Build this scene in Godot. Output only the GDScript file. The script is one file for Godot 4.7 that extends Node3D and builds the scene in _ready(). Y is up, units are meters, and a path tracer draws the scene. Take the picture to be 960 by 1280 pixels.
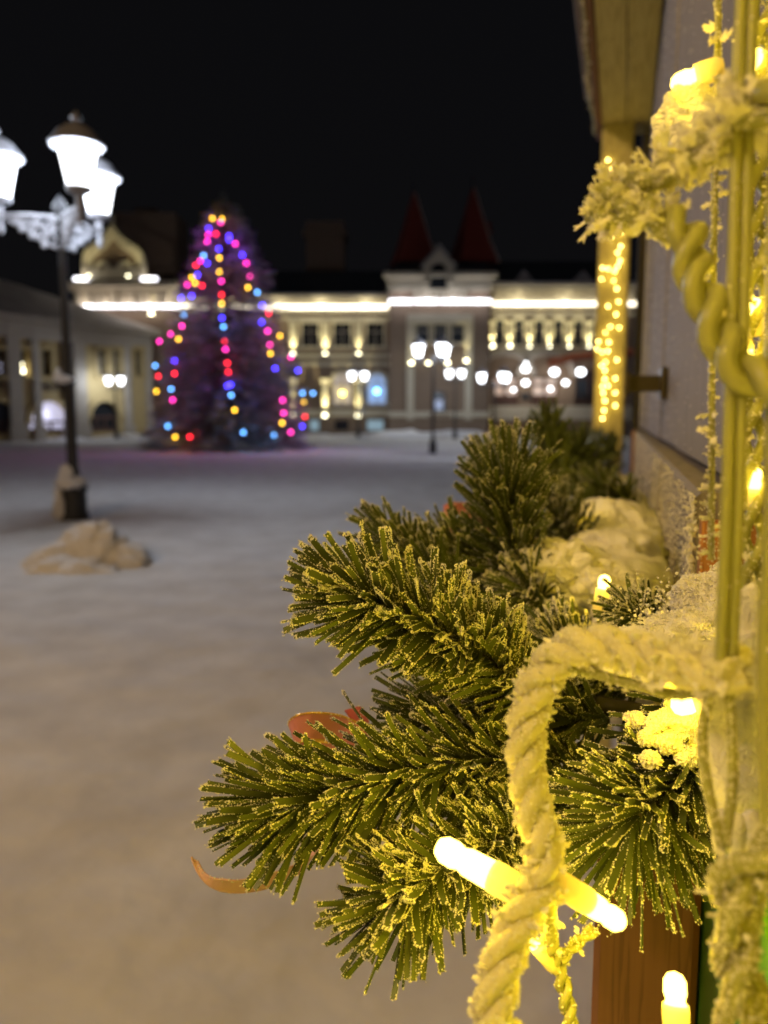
extends Node3D
# Night square in winter seen along the front of a market hut hung with frosted string lights.

const FPX := 961.0                      # focal length in photograph pixels (960 x 1280)
const EYE := Vector3(0.0, 1.2, 0.0)
var pitch := atan((640.0 - 522.0) / 961.0)
var view := Basis()
var rng := RandomNumberGenerator.new()
var M := {}
var used_names := {}
var hut_x := Vector3.RIGHT              # away from the square, into the hut wall
var hut_s := Vector3.FORWARD            # along the hut's front wall, away from the camera


# ---------------------------------------------------------------- geometry helpers
class MB:
	var v := PackedVector3Array()
	var n := PackedVector3Array()
	var c := PackedColorArray()
	var col := Color(1, 1, 1)

	func tri_n(a: Vector3, b: Vector3, d: Vector3, na: Vector3, nb: Vector3, nd: Vector3) -> void:
		v.append(a); v.append(d); v.append(b)
		n.append(na); n.append(nd); n.append(nb)
		c.append(col); c.append(col); c.append(col)

	func tri(a: Vector3, b: Vector3, d: Vector3) -> void:
		var k := (b - a).cross(d - a)
		if k.length_squared() < 1e-18:
			return
		k = k.normalized()
		tri_n(a, b, d, k, k, k)

	func quad(a: Vector3, b: Vector3, d: Vector3, e: Vector3) -> void:
		tri(a, b, d)
		tri(a, d, e)

	func box(at: Vector3, size: Vector3, bs := Basis()) -> void:
		var h := size * 0.5
		var p := []
		for i in 8:
			p.append(at + bs * Vector3(h.x if i & 1 else -h.x, h.y if i & 2 else -h.y, h.z if i & 4 else -h.z))
		quad(p[4], p[5], p[7], p[6]); quad(p[1], p[0], p[2], p[3])
		quad(p[5], p[1], p[3], p[7]); quad(p[0], p[4], p[6], p[2])
		quad(p[6], p[7], p[3], p[2]); quad(p[0], p[1], p[5], p[4])

	# a box whose long edges are chamfered by e (an octagonal section round its y axis)
	func cbox(at: Vector3, size: Vector3, e: float, bs := Basis()) -> void:
		var h := size * 0.5
		var ring := [Vector2(h.x, h.z - e), Vector2(h.x - e, h.z), Vector2(-h.x + e, h.z), Vector2(-h.x, h.z - e), Vector2(-h.x, -h.z + e), Vector2(-h.x + e, -h.z), Vector2(h.x - e, -h.z), Vector2(h.x, -h.z + e)]
		for k in 8:
			var a: Vector2 = ring[k]
			var b: Vector2 = ring[(k + 1) % 8]
			quad(at + bs * Vector3(b.x, -h.y, b.y), at + bs * Vector3(a.x, -h.y, a.y), at + bs * Vector3(a.x, h.y, a.y), at + bs * Vector3(b.x, h.y, b.y))
		for k in range(1, 7):
			var a: Vector2 = ring[0]
			var b: Vector2 = ring[k]
			var d: Vector2 = ring[k + 1]
			tri(at + bs * Vector3(a.x, h.y, a.y), at + bs * Vector3(d.x, h.y, d.y), at + bs * Vector3(b.x, h.y, b.y))
			tri(at + bs * Vector3(a.x, -h.y, a.y), at + bs * Vector3(b.x, -h.y, b.y), at + bs * Vector3(d.x, -h.y, d.y))

	func tube(pts: Array, radii: Array, sides := 8, caps := true) -> void:
		var count := pts.size()
		if count < 2:
			return
		var t0: Vector3 = (pts[1] - pts[0]).normalized()
		var up := Vector3.UP if absf(t0.y) < 0.9 else Vector3.RIGHT
		var side: Vector3 = t0.cross(up).normalized()
		var last := []
		var last_n := []
		for i in count:
			var t: Vector3 = (pts[mini(i + 1, count - 1)] - pts[maxi(i - 1, 0)]).normalized()
			side = (side - t * side.dot(t)).normalized()
			var other := t.cross(side)
			var r: float = radii[mini(i, radii.size() - 1)]
			var ring := []
			var ring_n := []
			for k in sides:
				var a := TAU * k / sides
				var d := side * cos(a) + other * sin(a)
				ring.append(pts[i] + d * r)
				ring_n.append(d)
			if i:
				for k in sides:
					var q := (k + 1) % sides
					tri_n(last[k], last[q], ring[q], last_n[k], last_n[q], ring_n[q])
					tri_n(last[k], ring[q], ring[k], last_n[k], ring_n[q], ring_n[k])
			if caps and (i == 0 or i == count - 1):
				var nd := t if i else -t
				for k in sides:
					var q := (k + 1) % sides
					if i:
						tri_n(pts[i], ring[k], ring[q], nd, nd, nd)
					else:
						tri_n(pts[i], ring[q], ring[k], nd, nd, nd)
			last = ring
			last_n = ring_n

	# profile: Vector2(radius, height) from the bottom up
	func lathe(profile: Array, sides: int, at: Vector3, bs := Basis(), smooth := true, turn := 0.0) -> void:
		for i in profile.size() - 1:
			var a: Vector2 = profile[i]
			var b: Vector2 = profile[i + 1]
			var slope := Vector2(b.y - a.y, a.x - b.x).normalized()
			for k in sides:
				var a0 := turn + TAU * k / sides
				var a1 := turn + TAU * (k + 1) / sides
				var d0 := Vector3(cos(a0), 0, sin(a0))
				var d1 := Vector3(cos(a1), 0, sin(a1))
				var p0 := at + bs * (d0 * a.x + Vector3(0, a.y, 0))
				var p1 := at + bs * (d1 * a.x + Vector3(0, a.y, 0))
				var p2 := at + bs * (d1 * b.x + Vector3(0, b.y, 0))
				var p3 := at + bs * (d0 * b.x + Vector3(0, b.y, 0))
				if smooth:
					var n0 := (bs * (d0 * slope.x + Vector3(0, slope.y, 0))).normalized()
					var n1 := (bs * (d1 * slope.x + Vector3(0, slope.y, 0))).normalized()
					if a.x > 1e-6:
						tri_n(p0, p2, p1, n0, n1, n1)
					if b.x > 1e-6:
						tri_n(p0, p3, p2, n0, n0, n1)
				else:
					if a.x > 1e-6:
						tri(p0, p2, p1)
					if b.x > 1e-6:
						tri(p0, p3, p2)

	# a flat outline in x and y, thick in z from z0 to z1
	func prism(poly: PackedVector2Array, z0: float, z1: float, at := Vector3.ZERO, bs := Basis()) -> void:
		if Geometry2D.is_polygon_clockwise(poly):
			poly = poly.duplicate()
			poly.reverse()
		var ix := Geometry2D.triangulate_polygon(poly)
		for k in range(0, ix.size(), 3):
			var a := poly[ix[k]]
			var b := poly[ix[k + 1]]
			var d := poly[ix[k + 2]]
			if (b - a).cross(d - a) < 0:
				var s := b
				b = d
				d = s
			tri(at + bs * Vector3(a.x, a.y, z1), at + bs * Vector3(b.x, b.y, z1), at + bs * Vector3(d.x, d.y, z1))
			tri(at + bs * Vector3(a.x, a.y, z0), at + bs * Vector3(d.x, d.y, z0), at + bs * Vector3(b.x, b.y, z0))
		for k in poly.size():
			var a := poly[k]
			var b := poly[(k + 1) % poly.size()]
			quad(at + bs * Vector3(a.x, a.y, z0), at + bs * Vector3(b.x, b.y, z0), at + bs * Vector3(b.x, b.y, z1), at + bs * Vector3(a.x, a.y, z1))

	# a ball with a noisy skin
	func blob(at: Vector3, r: Vector3, noise: FastNoiseLite, rough: float, rows := 20, cols := 28, bs := Basis()) -> void:
		var pts := []
		for i in rows + 1:
			var th := PI * i / rows
			var line := []
			for k in cols:
				var ph := TAU * k / cols
				var d := Vector3(sin(th) * cos(ph), cos(th), sin(th) * sin(ph))
				var p := at + bs * (d * r)
				var f := 1.0 + rough * noise.get_noise_3dv(p)
				line.append(at + bs * (d * r * f))
			pts.append(line)
		var nn := []
		for i in rows + 1:
			var line := []
			for k in cols:
				var du: Vector3 = pts[i][(k + 1) % cols] - pts[i][(k + cols - 1) % cols]
				var dv: Vector3 = pts[mini(i + 1, rows)][k] - pts[maxi(i - 1, 0)][k]
				var m := du.cross(dv)
				if m.length_squared() < 1e-16:
					m = pts[i][k] - at
				m = m.normalized()
				if m.dot(pts[i][k] - at) < 0:
					m = -m
				line.append(m)
			nn.append(line)
		for i in rows:
			for k in cols:
				var q := (k + 1) % cols
				if i:
					tri_n(pts[i][k], pts[i][q], pts[i + 1][k], nn[i][k], nn[i][q], nn[i + 1][k])
				if i < rows - 1:
					tri_n(pts[i][q], pts[i + 1][q], pts[i + 1][k], nn[i][q], nn[i + 1][q], nn[i + 1][k])

	func mesh() -> ArrayMesh:
		var a := []
		a.resize(Mesh.ARRAY_MAX)
		a[Mesh.ARRAY_VERTEX] = v
		a[Mesh.ARRAY_NORMAL] = n
		a[Mesh.ARRAY_COLOR] = c
		var m := ArrayMesh.new()
		m.add_surface_from_arrays(Mesh.PRIMITIVE_TRIANGLES, a)
		return m


func P(u: float, v: float, d: float) -> Vector3:      # the point at that pixel of the photograph and that depth
	return EYE + view * Vector3((u - 480.0) / FPX * d, (640.0 - v) / FPX * d, -d)

func on_ground(u: float, v: float) -> Vector3:
	var r := P(u, v, 1.0) - EYE
	return EYE + r * (-EYE.y / r.y)

func fy(v: float, z: float) -> float:                  # height of pixel row v on the upright plane at distance z
	return EYE.y + z * tan(atan((640.0 - v) / FPX) - pitch)

func fx(u: float, z: float, v := 440.0) -> float:
	return (u - 480.0) / FPX * (z * cos(pitch) - (fy(v, z) - EYE.y) * sin(pitch))

func hp(x: float, y: float, s: float) -> Vector3:      # hut coordinates: x into the wall, y above the ground, s along the wall
	return Vector3(EYE.x, y, EYE.z) + hut_x * x + hut_s * s

func on_s(u: float, v: float, s: float) -> Vector3:     # where that pixel's ray meets the upright plane at s along the hut
	var r := P(u, v, 1.0) - EYE
	return EYE + r * (s / r.dot(hut_s))

func numbered(called: String) -> String:
	var k: int = used_names.get(called, 0)
	used_names[called] = k + 1
	return called if k == 0 else "%s_%03d" % [called, k]

func thing(called: String, label: String, category: String, at := Vector3.ZERO, group := "", kind := "") -> Node3D:
	var o := Node3D.new()
	o.name = numbered(called)
	add_child(o)
	o.position = at
	tag(o, label, category, group, kind)
	return o

func tag(o: Node, label: String, category := "", group := "", kind := "") -> void:
	if label: o.set_meta("label", label)
	if category: o.set_meta("category", category)
	if group: o.set_meta("group", group)
	if kind: o.set_meta("kind", kind)

# the mesh is given in world coordinates; parts are shifted so that they stay there under their parent
func part(called: String, mb: MB, m: Material, parent: Node = null) -> MeshInstance3D:
	var o := MeshInstance3D.new()
	var off := Vector3.ZERO
	if parent == null or parent == self:
		o.name = numbered(called)
		add_child(o)
	else:
		o.name = called
		parent.add_child(o, true)
		off = parent.global_position
	if off != Vector3.ZERO:
		for i in mb.v.size():
			mb.v[i] -= off
	o.mesh = mb.mesh()
	o.mesh.surface_set_material(0, m)
	return o

func multi(called: String, mesh: Mesh, m: Material, where: Array, parent: Node, colors := []) -> MultiMeshInstance3D:
	var mm := MultiMesh.new()
	mm.transform_format = MultiMesh.TRANSFORM_3D
	mm.use_colors = colors.size() > 0
	mm.mesh = mesh
	mm.instance_count = where.size()
	var off := Vector3.ZERO if parent == self else (parent as Node3D).global_position
	for i in where.size():
		var t: Transform3D = where[i]
		t.origin -= off
		mm.set_instance_transform(i, t)
		if colors:
			mm.set_instance_color(i, colors[i])
	var o := MultiMeshInstance3D.new()
	o.name = numbered(called) if parent == self else called
	o.multimesh = mm
	o.material_override = m
	parent.add_child(o, true)
	o.set_meta("kind", "stuff")
	return o

func lin(r: float, g: float, b: float, a := 1.0) -> Color:
	var k := Color(r, g, b).linear_to_srgb()
	k.a = a
	return k

func mat(called: String, r: float, g: float, b: float, rough := 0.8, metal := 0.0) -> StandardMaterial3D:
	var m := StandardMaterial3D.new()
	m.resource_name = called
	m.albedo_color = lin(r, g, b)
	m.roughness = rough
	m.metallic = metal
	M[called] = m
	return m

func glow(called: String, r: float, g: float, b: float, power: float) -> StandardMaterial3D:
	var m := mat(called, 0.5, 0.5, 0.5, 0.4)
	m.emission_enabled = true
	m.emission = lin(r, g, b)
	m.emission_energy_multiplier = power
	return m

func noise_tex(seed_: int, freq: float, from: Color, to: Color, size := 512, oct := 5, mid := -1.0, kind := FastNoiseLite.TYPE_SIMPLEX_SMOOTH) -> NoiseTexture2D:
	var nz := FastNoiseLite.new()
	nz.seed = seed_
	nz.frequency = freq
	nz.noise_type = kind
	nz.fractal_octaves = oct
	var t := NoiseTexture2D.new()
	t.width = size
	t.height = size
	t.seamless = true
	t.noise = nz
	var g := Gradient.new()
	g.set_color(0, from)
	g.set_color(1, to)
	if mid > 0.0:
		g.set_offset(0, mid - 0.12)
		g.set_offset(1, mid + 0.12)
	t.color_ramp = g
	return t

func textured(m: StandardMaterial3D, tex: Texture2D, scale: Vector3) -> void:
	m.albedo_texture = tex
	m.albedo_color = Color.WHITE
	m.uv1_triplanar = true
	m.uv1_world_triplanar = true
	m.uv1_scale = scale

func relief(m: StandardMaterial3D, tex: Texture2D, cm: float) -> void:
	m.heightmap_enabled = true
	m.heightmap_texture = tex
	m.heightmap_scale = cm

func omni(parent: Node, at: Vector3, colour: Color, energy: float, size := 0.02) -> OmniLight3D:
	var l := OmniLight3D.new()
	l.name = "light"
	l.light_color = colour
	l.light_energy = energy
	l.light_size = size
	l.omni_range = 60.0 if energy > 0.5 else 6.0
	l.omni_attenuation = 2.0
	l.shadow_enabled = true
	parent.add_child(l, true)
	l.global_position = at
	return l

func rv(a := 1.0) -> Vector3:
	return Vector3(rng.randf_range(-a, a), rng.randf_range(-a, a), rng.randf_range(-a, a))

func aim(dir: Vector3, roll := 0.0) -> Basis:           # a basis whose y axis runs along dir
	var y := dir.normalized()
	var x := y.cross(Vector3.UP if absf(y.y) < 0.95 else Vector3.RIGHT).normalized()
	return (Basis(x, y, x.cross(y)) * Basis(Vector3.UP, roll)).orthonormalized()

func smooth_path(pts: Array, step: float) -> Array:
	var c := Curve3D.new()
	for i in pts.size():
		var a: Vector3 = pts[maxi(i - 1, 0)]
		var b: Vector3 = pts[mini(i + 1, pts.size() - 1)]
		var t := (b - a) / 6.0
		c.add_point(pts[i], -t, t)
	var out := []
	var total := c.get_baked_length()
	var k := maxi(2, int(total / step))
	c.bake_interval = maxf(step * 0.5, 0.0005)
	for i in k + 1:
		out.append(c.sample_baked(total * i / k, true))
	return out


# ---------------------------------------------------------------- scene
func _ready() -> void:
	rng.seed = 20
	view = Basis(Vector3.RIGHT, -pitch)
	setup_camera()
	setup_sky()
	setup_materials()
	hut_s = P(778, 522, 1.0) - EYE
	hut_s.y = 0.0
	hut_s = hut_s.normalized()
	hut_x = hut_s.cross(Vector3.UP).normalized()
	build_ground()
	build_exchange()
	build_arcade()
	build_tree()
	build_lamps()
	build_hut()
	build_garland()
	build_ribbons()
	build_lights()


func setup_camera() -> void:
	var cam := Camera3D.new()
	cam.name = "camera"
	cam.position = EYE
	cam.basis = view
	var half := 640.0 / FPX
	cam.fov = rad_to_deg(2.0 * atan(half))
	cam.near = 0.02
	cam.far = 600.0
	var lens := CameraAttributesPhysical.new()
	lens.frustum_focal_length = 12.0 / half
	lens.frustum_focus_distance = 0.265
	lens.exposure_aperture = 12.0 / half / 2.7
	lens.frustum_near = 0.02
	lens.frustum_far = 600.0
	cam.attributes = lens
	cam.current = true
	add_child(cam)


func setup_sky() -> void:
	var sky_mat := ProceduralSkyMaterial.new()
	sky_mat.sky_top_color = lin(0.0034, 0.0034, 0.0040)
	sky_mat.sky_horizon_color = lin(0.0052, 0.0048, 0.0052)
	sky_mat.ground_horizon_color = lin(0.005, 0.005, 0.005)
	sky_mat.ground_bottom_color = lin(0.003, 0.003, 0.003)
	sky_mat.sky_curve = 0.1
	var e := Environment.new()
	e.background_mode = Environment.BG_SKY
	e.sky = Sky.new()
	e.sky.sky_material = sky_mat
	e.tonemap_mode = Environment.TONE_MAPPER_LINEAR
	e.tonemap_exposure = 1.0
	e.sdfgi_enabled = true
	e.ssao_enabled = true
	e.ssil_enabled = true
	var w := WorldEnvironment.new()
	w.name = "world"
	w.environment = e
	add_child(w)
	var sun := DirectionalLight3D.new()          # dim overcast sky glow, added without a visible source
	sun.name = "added_sky_glow"
	sun.light_energy = 0.006
	sun.light_angular_distance = 20.0
	sun.light_color = Color(0.85, 0.88, 1.0)
	sun.shadow_enabled = true
	sun.basis = Basis.looking_at(Vector3(0.3, -1.0, -0.35).normalized(), Vector3.UP)
	sun.sky_mode = DirectionalLight3D.SKY_MODE_LIGHT_ONLY
	add_child(sun)


func setup_materials() -> void:
	var grain := noise_tex(3, 0.02, Color(0, 0, 0), Color(1, 1, 1))
	var fine := noise_tex(4, 0.08, Color(0, 0, 0), Color(1, 1, 1))
	var m := mat("trodden_snow", 0.7, 0.7, 0.7, 0.85)
	textured(m, noise_tex(7, 0.014, lin(0.54, 0.52, 0.50), lin(0.74, 0.73, 0.72), 1024, 7), Vector3.ONE * 0.14)
	relief(m, noise_tex(9, 0.012, Color(0, 0, 0), Color(1, 1, 1), 1024, 6), 2.5)
	m = mat("clean_snow", 0.80, 0.80, 0.82, 0.75)
	relief(m, fine, 0.4)
	m.uv1_triplanar = true
	m.uv1_scale = Vector3.ONE * 2.0
	m = mat("heaped_snow", 0.72, 0.71, 0.7, 0.9)
	textured(m, noise_tex(17, 0.02, lin(0.66, 0.64, 0.61), lin(0.80, 0.79, 0.78), 512, 5), Vector3.ONE * 0.9)
	relief(m, grain, 3.0)
	m = mat("frost", 0.86, 0.85, 0.82, 0.45)
	m.backlight_enabled = true
	m.backlight = lin(0.5, 0.48, 0.42)
	m = mat("hoar_snow", 0.86, 0.85, 0.82, 0.7)
	m.backlight_enabled = true
	m.backlight = lin(0.3, 0.3, 0.27)
	relief(m, noise_tex(23, 0.09, Color(0, 0, 0), Color(1, 1, 1)), 0.12)
	m.uv1_triplanar = true
	m.uv1_world_triplanar = true
	m.uv1_scale = Vector3.ONE * 22.0
	m = mat("needle", 1, 1, 1, 0.45)
	m.vertex_color_use_as_albedo = true
	m = mat("bark_wire", 0.05, 0.045, 0.03, 0.8)
	m = mat("iron", 0.035, 0.036, 0.040, 0.5, 0.3)
	m = mat("frosted_iron", 0.34, 0.34, 0.37, 0.75)
	textured(m, noise_tex(31, 0.05, lin(0.12, 0.12, 0.14), lin(0.55, 0.55, 0.58), 512, 4), Vector3.ONE * 1.3)
	m = mat("tree_needles", 1, 1, 1, 0.75)
	m.vertex_color_use_as_albedo = true
	mat("trunk_bark", 0.07, 0.05, 0.035, 0.9)
	# masonry
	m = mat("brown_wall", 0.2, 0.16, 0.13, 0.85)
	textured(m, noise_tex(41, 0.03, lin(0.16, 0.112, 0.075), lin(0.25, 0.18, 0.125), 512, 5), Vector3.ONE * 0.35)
	m = mat("cream_trim", 0.5, 0.45, 0.34, 0.8)
	textured(m, noise_tex(43, 0.03, lin(0.42, 0.37, 0.27), lin(0.56, 0.51, 0.40), 512, 5), Vector3.ONE * 0.5)
	m = mat("ochre_wall", 0.5, 0.4, 0.2, 0.85)
	textured(m, noise_tex(47, 0.02, lin(0.36, 0.27, 0.12), lin(0.46, 0.36, 0.18), 512, 5), Vector3.ONE * 0.3)
	m = mat("pale_render", 0.5, 0.46, 0.42, 0.85)
	textured(m, noise_tex(49, 0.02, lin(0.32, 0.285, 0.24), lin(0.43, 0.385, 0.33), 512, 5), Vector3.ONE * 0.3)
	mat("red_tile", 0.20, 0.032, 0.018, 0.6)
	mat("slate", 0.055, 0.065, 0.07, 0.55)
	m = mat("snowy_roof", 0.3, 0.3, 0.31, 0.8)
	textured(m, noise_tex(53, 0.01, lin(0.22, 0.20, 0.19), lin(0.40, 0.38, 0.37), 512, 5), Vector3.ONE * 0.2)
	mat("dark_pane", 0.015, 0.018, 0.022, 0.12)
	mat("grey_pane", 0.05, 0.06, 0.075, 0.15)
	mat("door_wood", 0.07, 0.03, 0.02, 0.6)
	mat("sign_letters", 0.09, 0.06, 0.03, 0.7)
	mat("awning_red", 0.28, 0.07, 0.03, 0.8)
	mat("maroon", 0.09, 0.035, 0.04, 0.7)
	# hut
	m = mat("pine_board", 0.5, 0.36, 0.16, 0.6)
	textured(m, wood_texture(lin(0.60, 0.56, 0.22), lin(0.30, 0.24, 0.06), 5), Vector3(1, 1, 1))
	m.uv1_world_triplanar = false
	m.uv1_scale = Vector3(6.0, 6.0, 1.1)
	m = mat("grey_board", 0.22, 0.2, 0.19, 0.7)
	textured(m, wood_texture(lin(0.20, 0.178, 0.165), lin(0.115, 0.098, 0.088), 8), Vector3(1, 1, 1))
	m.uv1_world_triplanar = false
	m.uv1_scale = Vector3(2.0, 1.2, 5.0)
	relief(m, fine, 0.05)
	m = mat("rust_board", 0.30, 0.12, 0.03, 0.6)
	textured(m, wood_texture(lin(0.42, 0.19, 0.055), lin(0.27, 0.10, 0.025), 11), Vector3(1, 1, 1))
	m.uv1_world_triplanar = false
	m.uv1_scale = Vector3(7.0, 1.5, 7.0)
	m = mat("brown_board", 0.16, 0.07, 0.03, 0.6)
	textured(m, wood_texture(lin(0.20, 0.09, 0.035), lin(0.12, 0.05, 0.02), 12), Vector3(1, 1, 1))
	m.uv1_world_triplanar = false
	m.uv1_scale = Vector3(7.0, 1.5, 7.0)
	mat("green_paint", 0.10, 0.30, 0.03, 0.45)
	mat("dark_metal", 0.05, 0.04, 0.025, 0.5, 0.4)
	# cords and bulbs
	m = mat("cord", 0.30, 0.31, 0.12, 0.35)
	m.backlight_enabled = true
	m.backlight = lin(0.35, 0.34, 0.12)
	m = mat("rimed_cord", 0.66, 0.63, 0.42, 0.7)
	m.backlight_enabled = true
	m.backlight = lin(0.35, 0.34, 0.2)
	m = mat("sleeve", 0.75, 0.70, 0.45, 0.3)
	m.backlight_enabled = true
	m.backlight = lin(0.8, 0.7, 0.4)
	glow("warm_bulb", 1.0, 0.70, 0.11, 9.0)
	glow("warm_far_bulb", 1.0, 0.70, 0.20, 24.0)
	glow("lantern_glow", 0.92, 0.95, 1.0, 5.0)
	glow("far_lantern_glow", 0.95, 0.97, 1.0, 7.0)
	glow("strip_glow", 1.0, 0.90, 0.68, 3.6)
	glow("cold_strip_glow", 0.93, 0.92, 1.0, 4.2)
	glow("uplight_glow", 1.0, 0.93, 0.62, 9.0)
	glow("window_lilac", 0.52, 0.43, 0.50, 0.30)
	glow("window_blue", 0.30, 0.42, 0.75, 0.42)
	glow("basement_blue", 0.28, 0.52, 0.66, 0.40)
	glow("window_warm", 0.9, 0.50, 0.30, 0.35)
	glow("shop_window", 0.72, 0.70, 0.95, 0.62)
	glow("yellow_lamp", 1.0, 0.78, 0.15, 9.0)
	glow("blue_lamp", 0.12, 0.45, 1.0, 13.0)
	m = mat("ribbon_red", 0.62, 0.24, 0.27, 0.5)
	m.backlight_enabled = true
	m.backlight = lin(0.3, 0.12, 0.1)
	m = mat("ribbon_pink", 0.62, 0.17, 0.16, 0.45)
	m.backlight_enabled = true
	m.backlight = lin(0.6, 0.3, 0.25)
	m = mat("ribbon_peach", 0.70, 0.48, 0.50, 0.45)
	m.backlight_enabled = true
	m.backlight = lin(0.6, 0.35, 0.25)
	mat("gold_thread", 0.7, 0.42, 0.08, 0.3, 0.6)


func wood_texture(light: Color, dark: Color, seed_: int) -> ImageTexture:
	var w := 512
	var im := Image.create(w, w, false, Image.FORMAT_RGB8)
	var a := FastNoiseLite.new()
	a.seed = seed_
	a.frequency = 0.011
	var b := FastNoiseLite.new()
	b.seed = seed_ + 50
	b.frequency = 0.06
	for y in w:
		for x in w:
			# grain runs along both texture axes' slow direction v; blended at the seams
			var ky := float(y) / w * TAU
			var base := a.get_noise_3d(x * 1.0, cos(ky) * 18.0, sin(ky) * 18.0)
			var rings := fposmod(x / 512.0 * 9.0 + base * 3.2, 1.0)
			var late := smoothstep(0.55, 0.95, rings) * (1.0 - smoothstep(0.95, 1.0, rings))
			var fib := b.get_noise_3d(x * 3.0, cos(ky) * 10.0, sin(ky) * 10.0) * 0.5 + 0.5
			im.set_pixel(x, y, light.lerp(dark, clampf(late * 0.7 + fib * 0.35, 0.0, 1.0)))
	return ImageTexture.create_from_image(im)


# ---------------------------------------------------------------- ground
func ground_height(x: float, z: float, nz: FastNoiseLite) -> float:
	var r := sqrt(x * x + z * z)
	var h := nz.get_noise_2d(x * 2.2, z * 2.2) * 0.045 + nz.get_noise_2d(x * 9.0 + 70.0, z * 9.0) * 0.012
	if r > 60.0:
		h *= 0.3
	return h - 0.03

func build_ground() -> void:
	var nz := FastNoiseLite.new()
	nz.seed = 5
	nz.frequency = 0.14
	var mb := MB.new()
	var rings := []
	var r := 0.3
	while r < 420.0:
		rings.append(r)
		r *= 1.035
	var seg := 190
	var pts := []
	for ring in rings:
		var line := []
		for k in seg:
			var a := TAU * k / seg
			var x: float = cos(a) * ring
			var z: float = sin(a) * ring
			line.append(Vector3(x, ground_height(x, z, nz), z))
		pts.append(line)
	var nn := []
	for i in pts.size():
		var line := []
		for k in seg:
			var du: Vector3 = pts[i][(k + 1) % seg] - pts[i][(k + seg - 1) % seg]
			var dv: Vector3 = pts[mini(i + 1, pts.size() - 1)][k] - pts[maxi(i - 1, 0)][k]
			line.append(du.cross(dv).normalized() * (1.0 if du.cross(dv).y > 0 else -1.0))
		nn.append(line)
	for i in pts.size() - 1:
		for k in seg:
			var q := (k + 1) % seg
			mb.tri_n(pts[i][k], pts[i + 1][q], pts[i + 1][k], nn[i][k], nn[i + 1][q], nn[i + 1][k])
			mb.tri_n(pts[i][k], pts[i][q], pts[i + 1][q], nn[i][k], nn[i][q], nn[i + 1][q])
	for k in seg:
		mb.tri(Vector3(0, pts[0][0].y, 0), pts[0][(k + 1) % seg], pts[0][k])
	var g := part("ground", mb, M.trodden_snow)
	tag(g, "trodden snow covering the town square", "ground", "", "structure")
	# shovelled heap by the lamp post
	var hn := FastNoiseLite.new()
	hn.seed = 12
	hn.frequency = 3.6
	hn.fractal_octaves = 6
	mb = MB.new()
	var c := on_ground(120, 698)
	mb.blob(c + Vector3(0.0, -0.12, 0.0), Vector3(0.34, 0.42, 0.32), hn, 0.30, 70, 90)
	mb.blob(c + Vector3(0.24, -0.12, 0.06), Vector3(0.28, 0.27, 0.26), hn, 0.30, 60, 80)
	mb.blob(c + Vector3(-0.26, -0.12, 0.08), Vector3(0.32, 0.25, 0.28), hn, 0.30, 60, 80)
	mb.blob(c + Vector3(-0.05, -0.12, 0.26), Vector3(0.45, 0.20, 0.26), hn, 0.30, 60, 80)
	var heap := part("snow_heap", mb, M.heaped_snow)
	tag(heap, "shovelled snow heap in front of the tall lamp post", "snow heap")
	# banks along the foot of the long building
	var spots := [[395, 545, 2.6, 0.35], [450, 548, 3.0, 0.3], [505, 547, 2.4, 0.45], [560, 546, 2.6, 0.5], [600, 545, 2.0, 0.5], [30, 549, 3.4, 0.25], [175, 548, 3.0, 0.3]]
	for s in spots:
		mb = MB.new()
		var p := on_ground(s[0], s[1])
		hn.frequency = 0.7
		mb.blob(p + Vector3(0, -0.05, 0), Vector3(s[2], s[3], 0.9), hn, 0.5, 14, 30)
		var bank := part("snow_bank", mb, M.clean_snow)
		var at_arcade: bool = s[0] < 200
		tag(bank, "low snow bank along the foot of the yellow arcade building" if at_arcade else "low white snow bank along the foot of the towered building", "snow bank", "snow banks by the arcade" if at_arcade else "snow banks by the towered building")


# ---------------------------------------------------------------- the long building with the two red spires
func wall_with_holes(mb: MB, x0: float, y0: float, x1: float, y1: float, z: float, holes: Array, deep: float) -> void:
	# upright wall in the plane z (facing +z), with rectangular holes and their reveals
	var xs := [x0, x1]
	var ys := [y0, y1]
	for h in holes:
		xs.append_array([h[0], h[2]])
		ys.append_array([h[1], h[3]])
	xs.sort()
	ys.sort()
	for i in xs.size() - 1:
		for j in ys.size() - 1:
			if xs[i + 1] - xs[i] < 1e-4 or ys[j + 1] - ys[j] < 1e-4:
				continue
			var cx: float = (xs[i] + xs[i + 1]) / 2.0
			var cy: float = (ys[j] + ys[j + 1]) / 2.0
			var inside := false
			for h in holes:
				if cx > h[0] and cx < h[2] and cy > h[1] and cy < h[3]:
					inside = true
			if not inside:
				mb.quad(Vector3(xs[i], ys[j], z), Vector3(xs[i + 1], ys[j], z), Vector3(xs[i + 1], ys[j + 1], z), Vector3(xs[i], ys[j + 1], z))
	for h in holes:
		var a := Vector3(h[0], h[1], z)
		var b := Vector3(h[2], h[1], z)
		var c := Vector3(h[2], h[3], z)
		var d := Vector3(h[0], h[3], z)
		var k := Vector3(0, 0, -deep)
		mb.quad(a + k, b + k, b, a); mb.quad(b + k, c + k, c, b); mb.quad(c + k, d + k, d, c); mb.quad(d + k, a + k, a, d)

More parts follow.
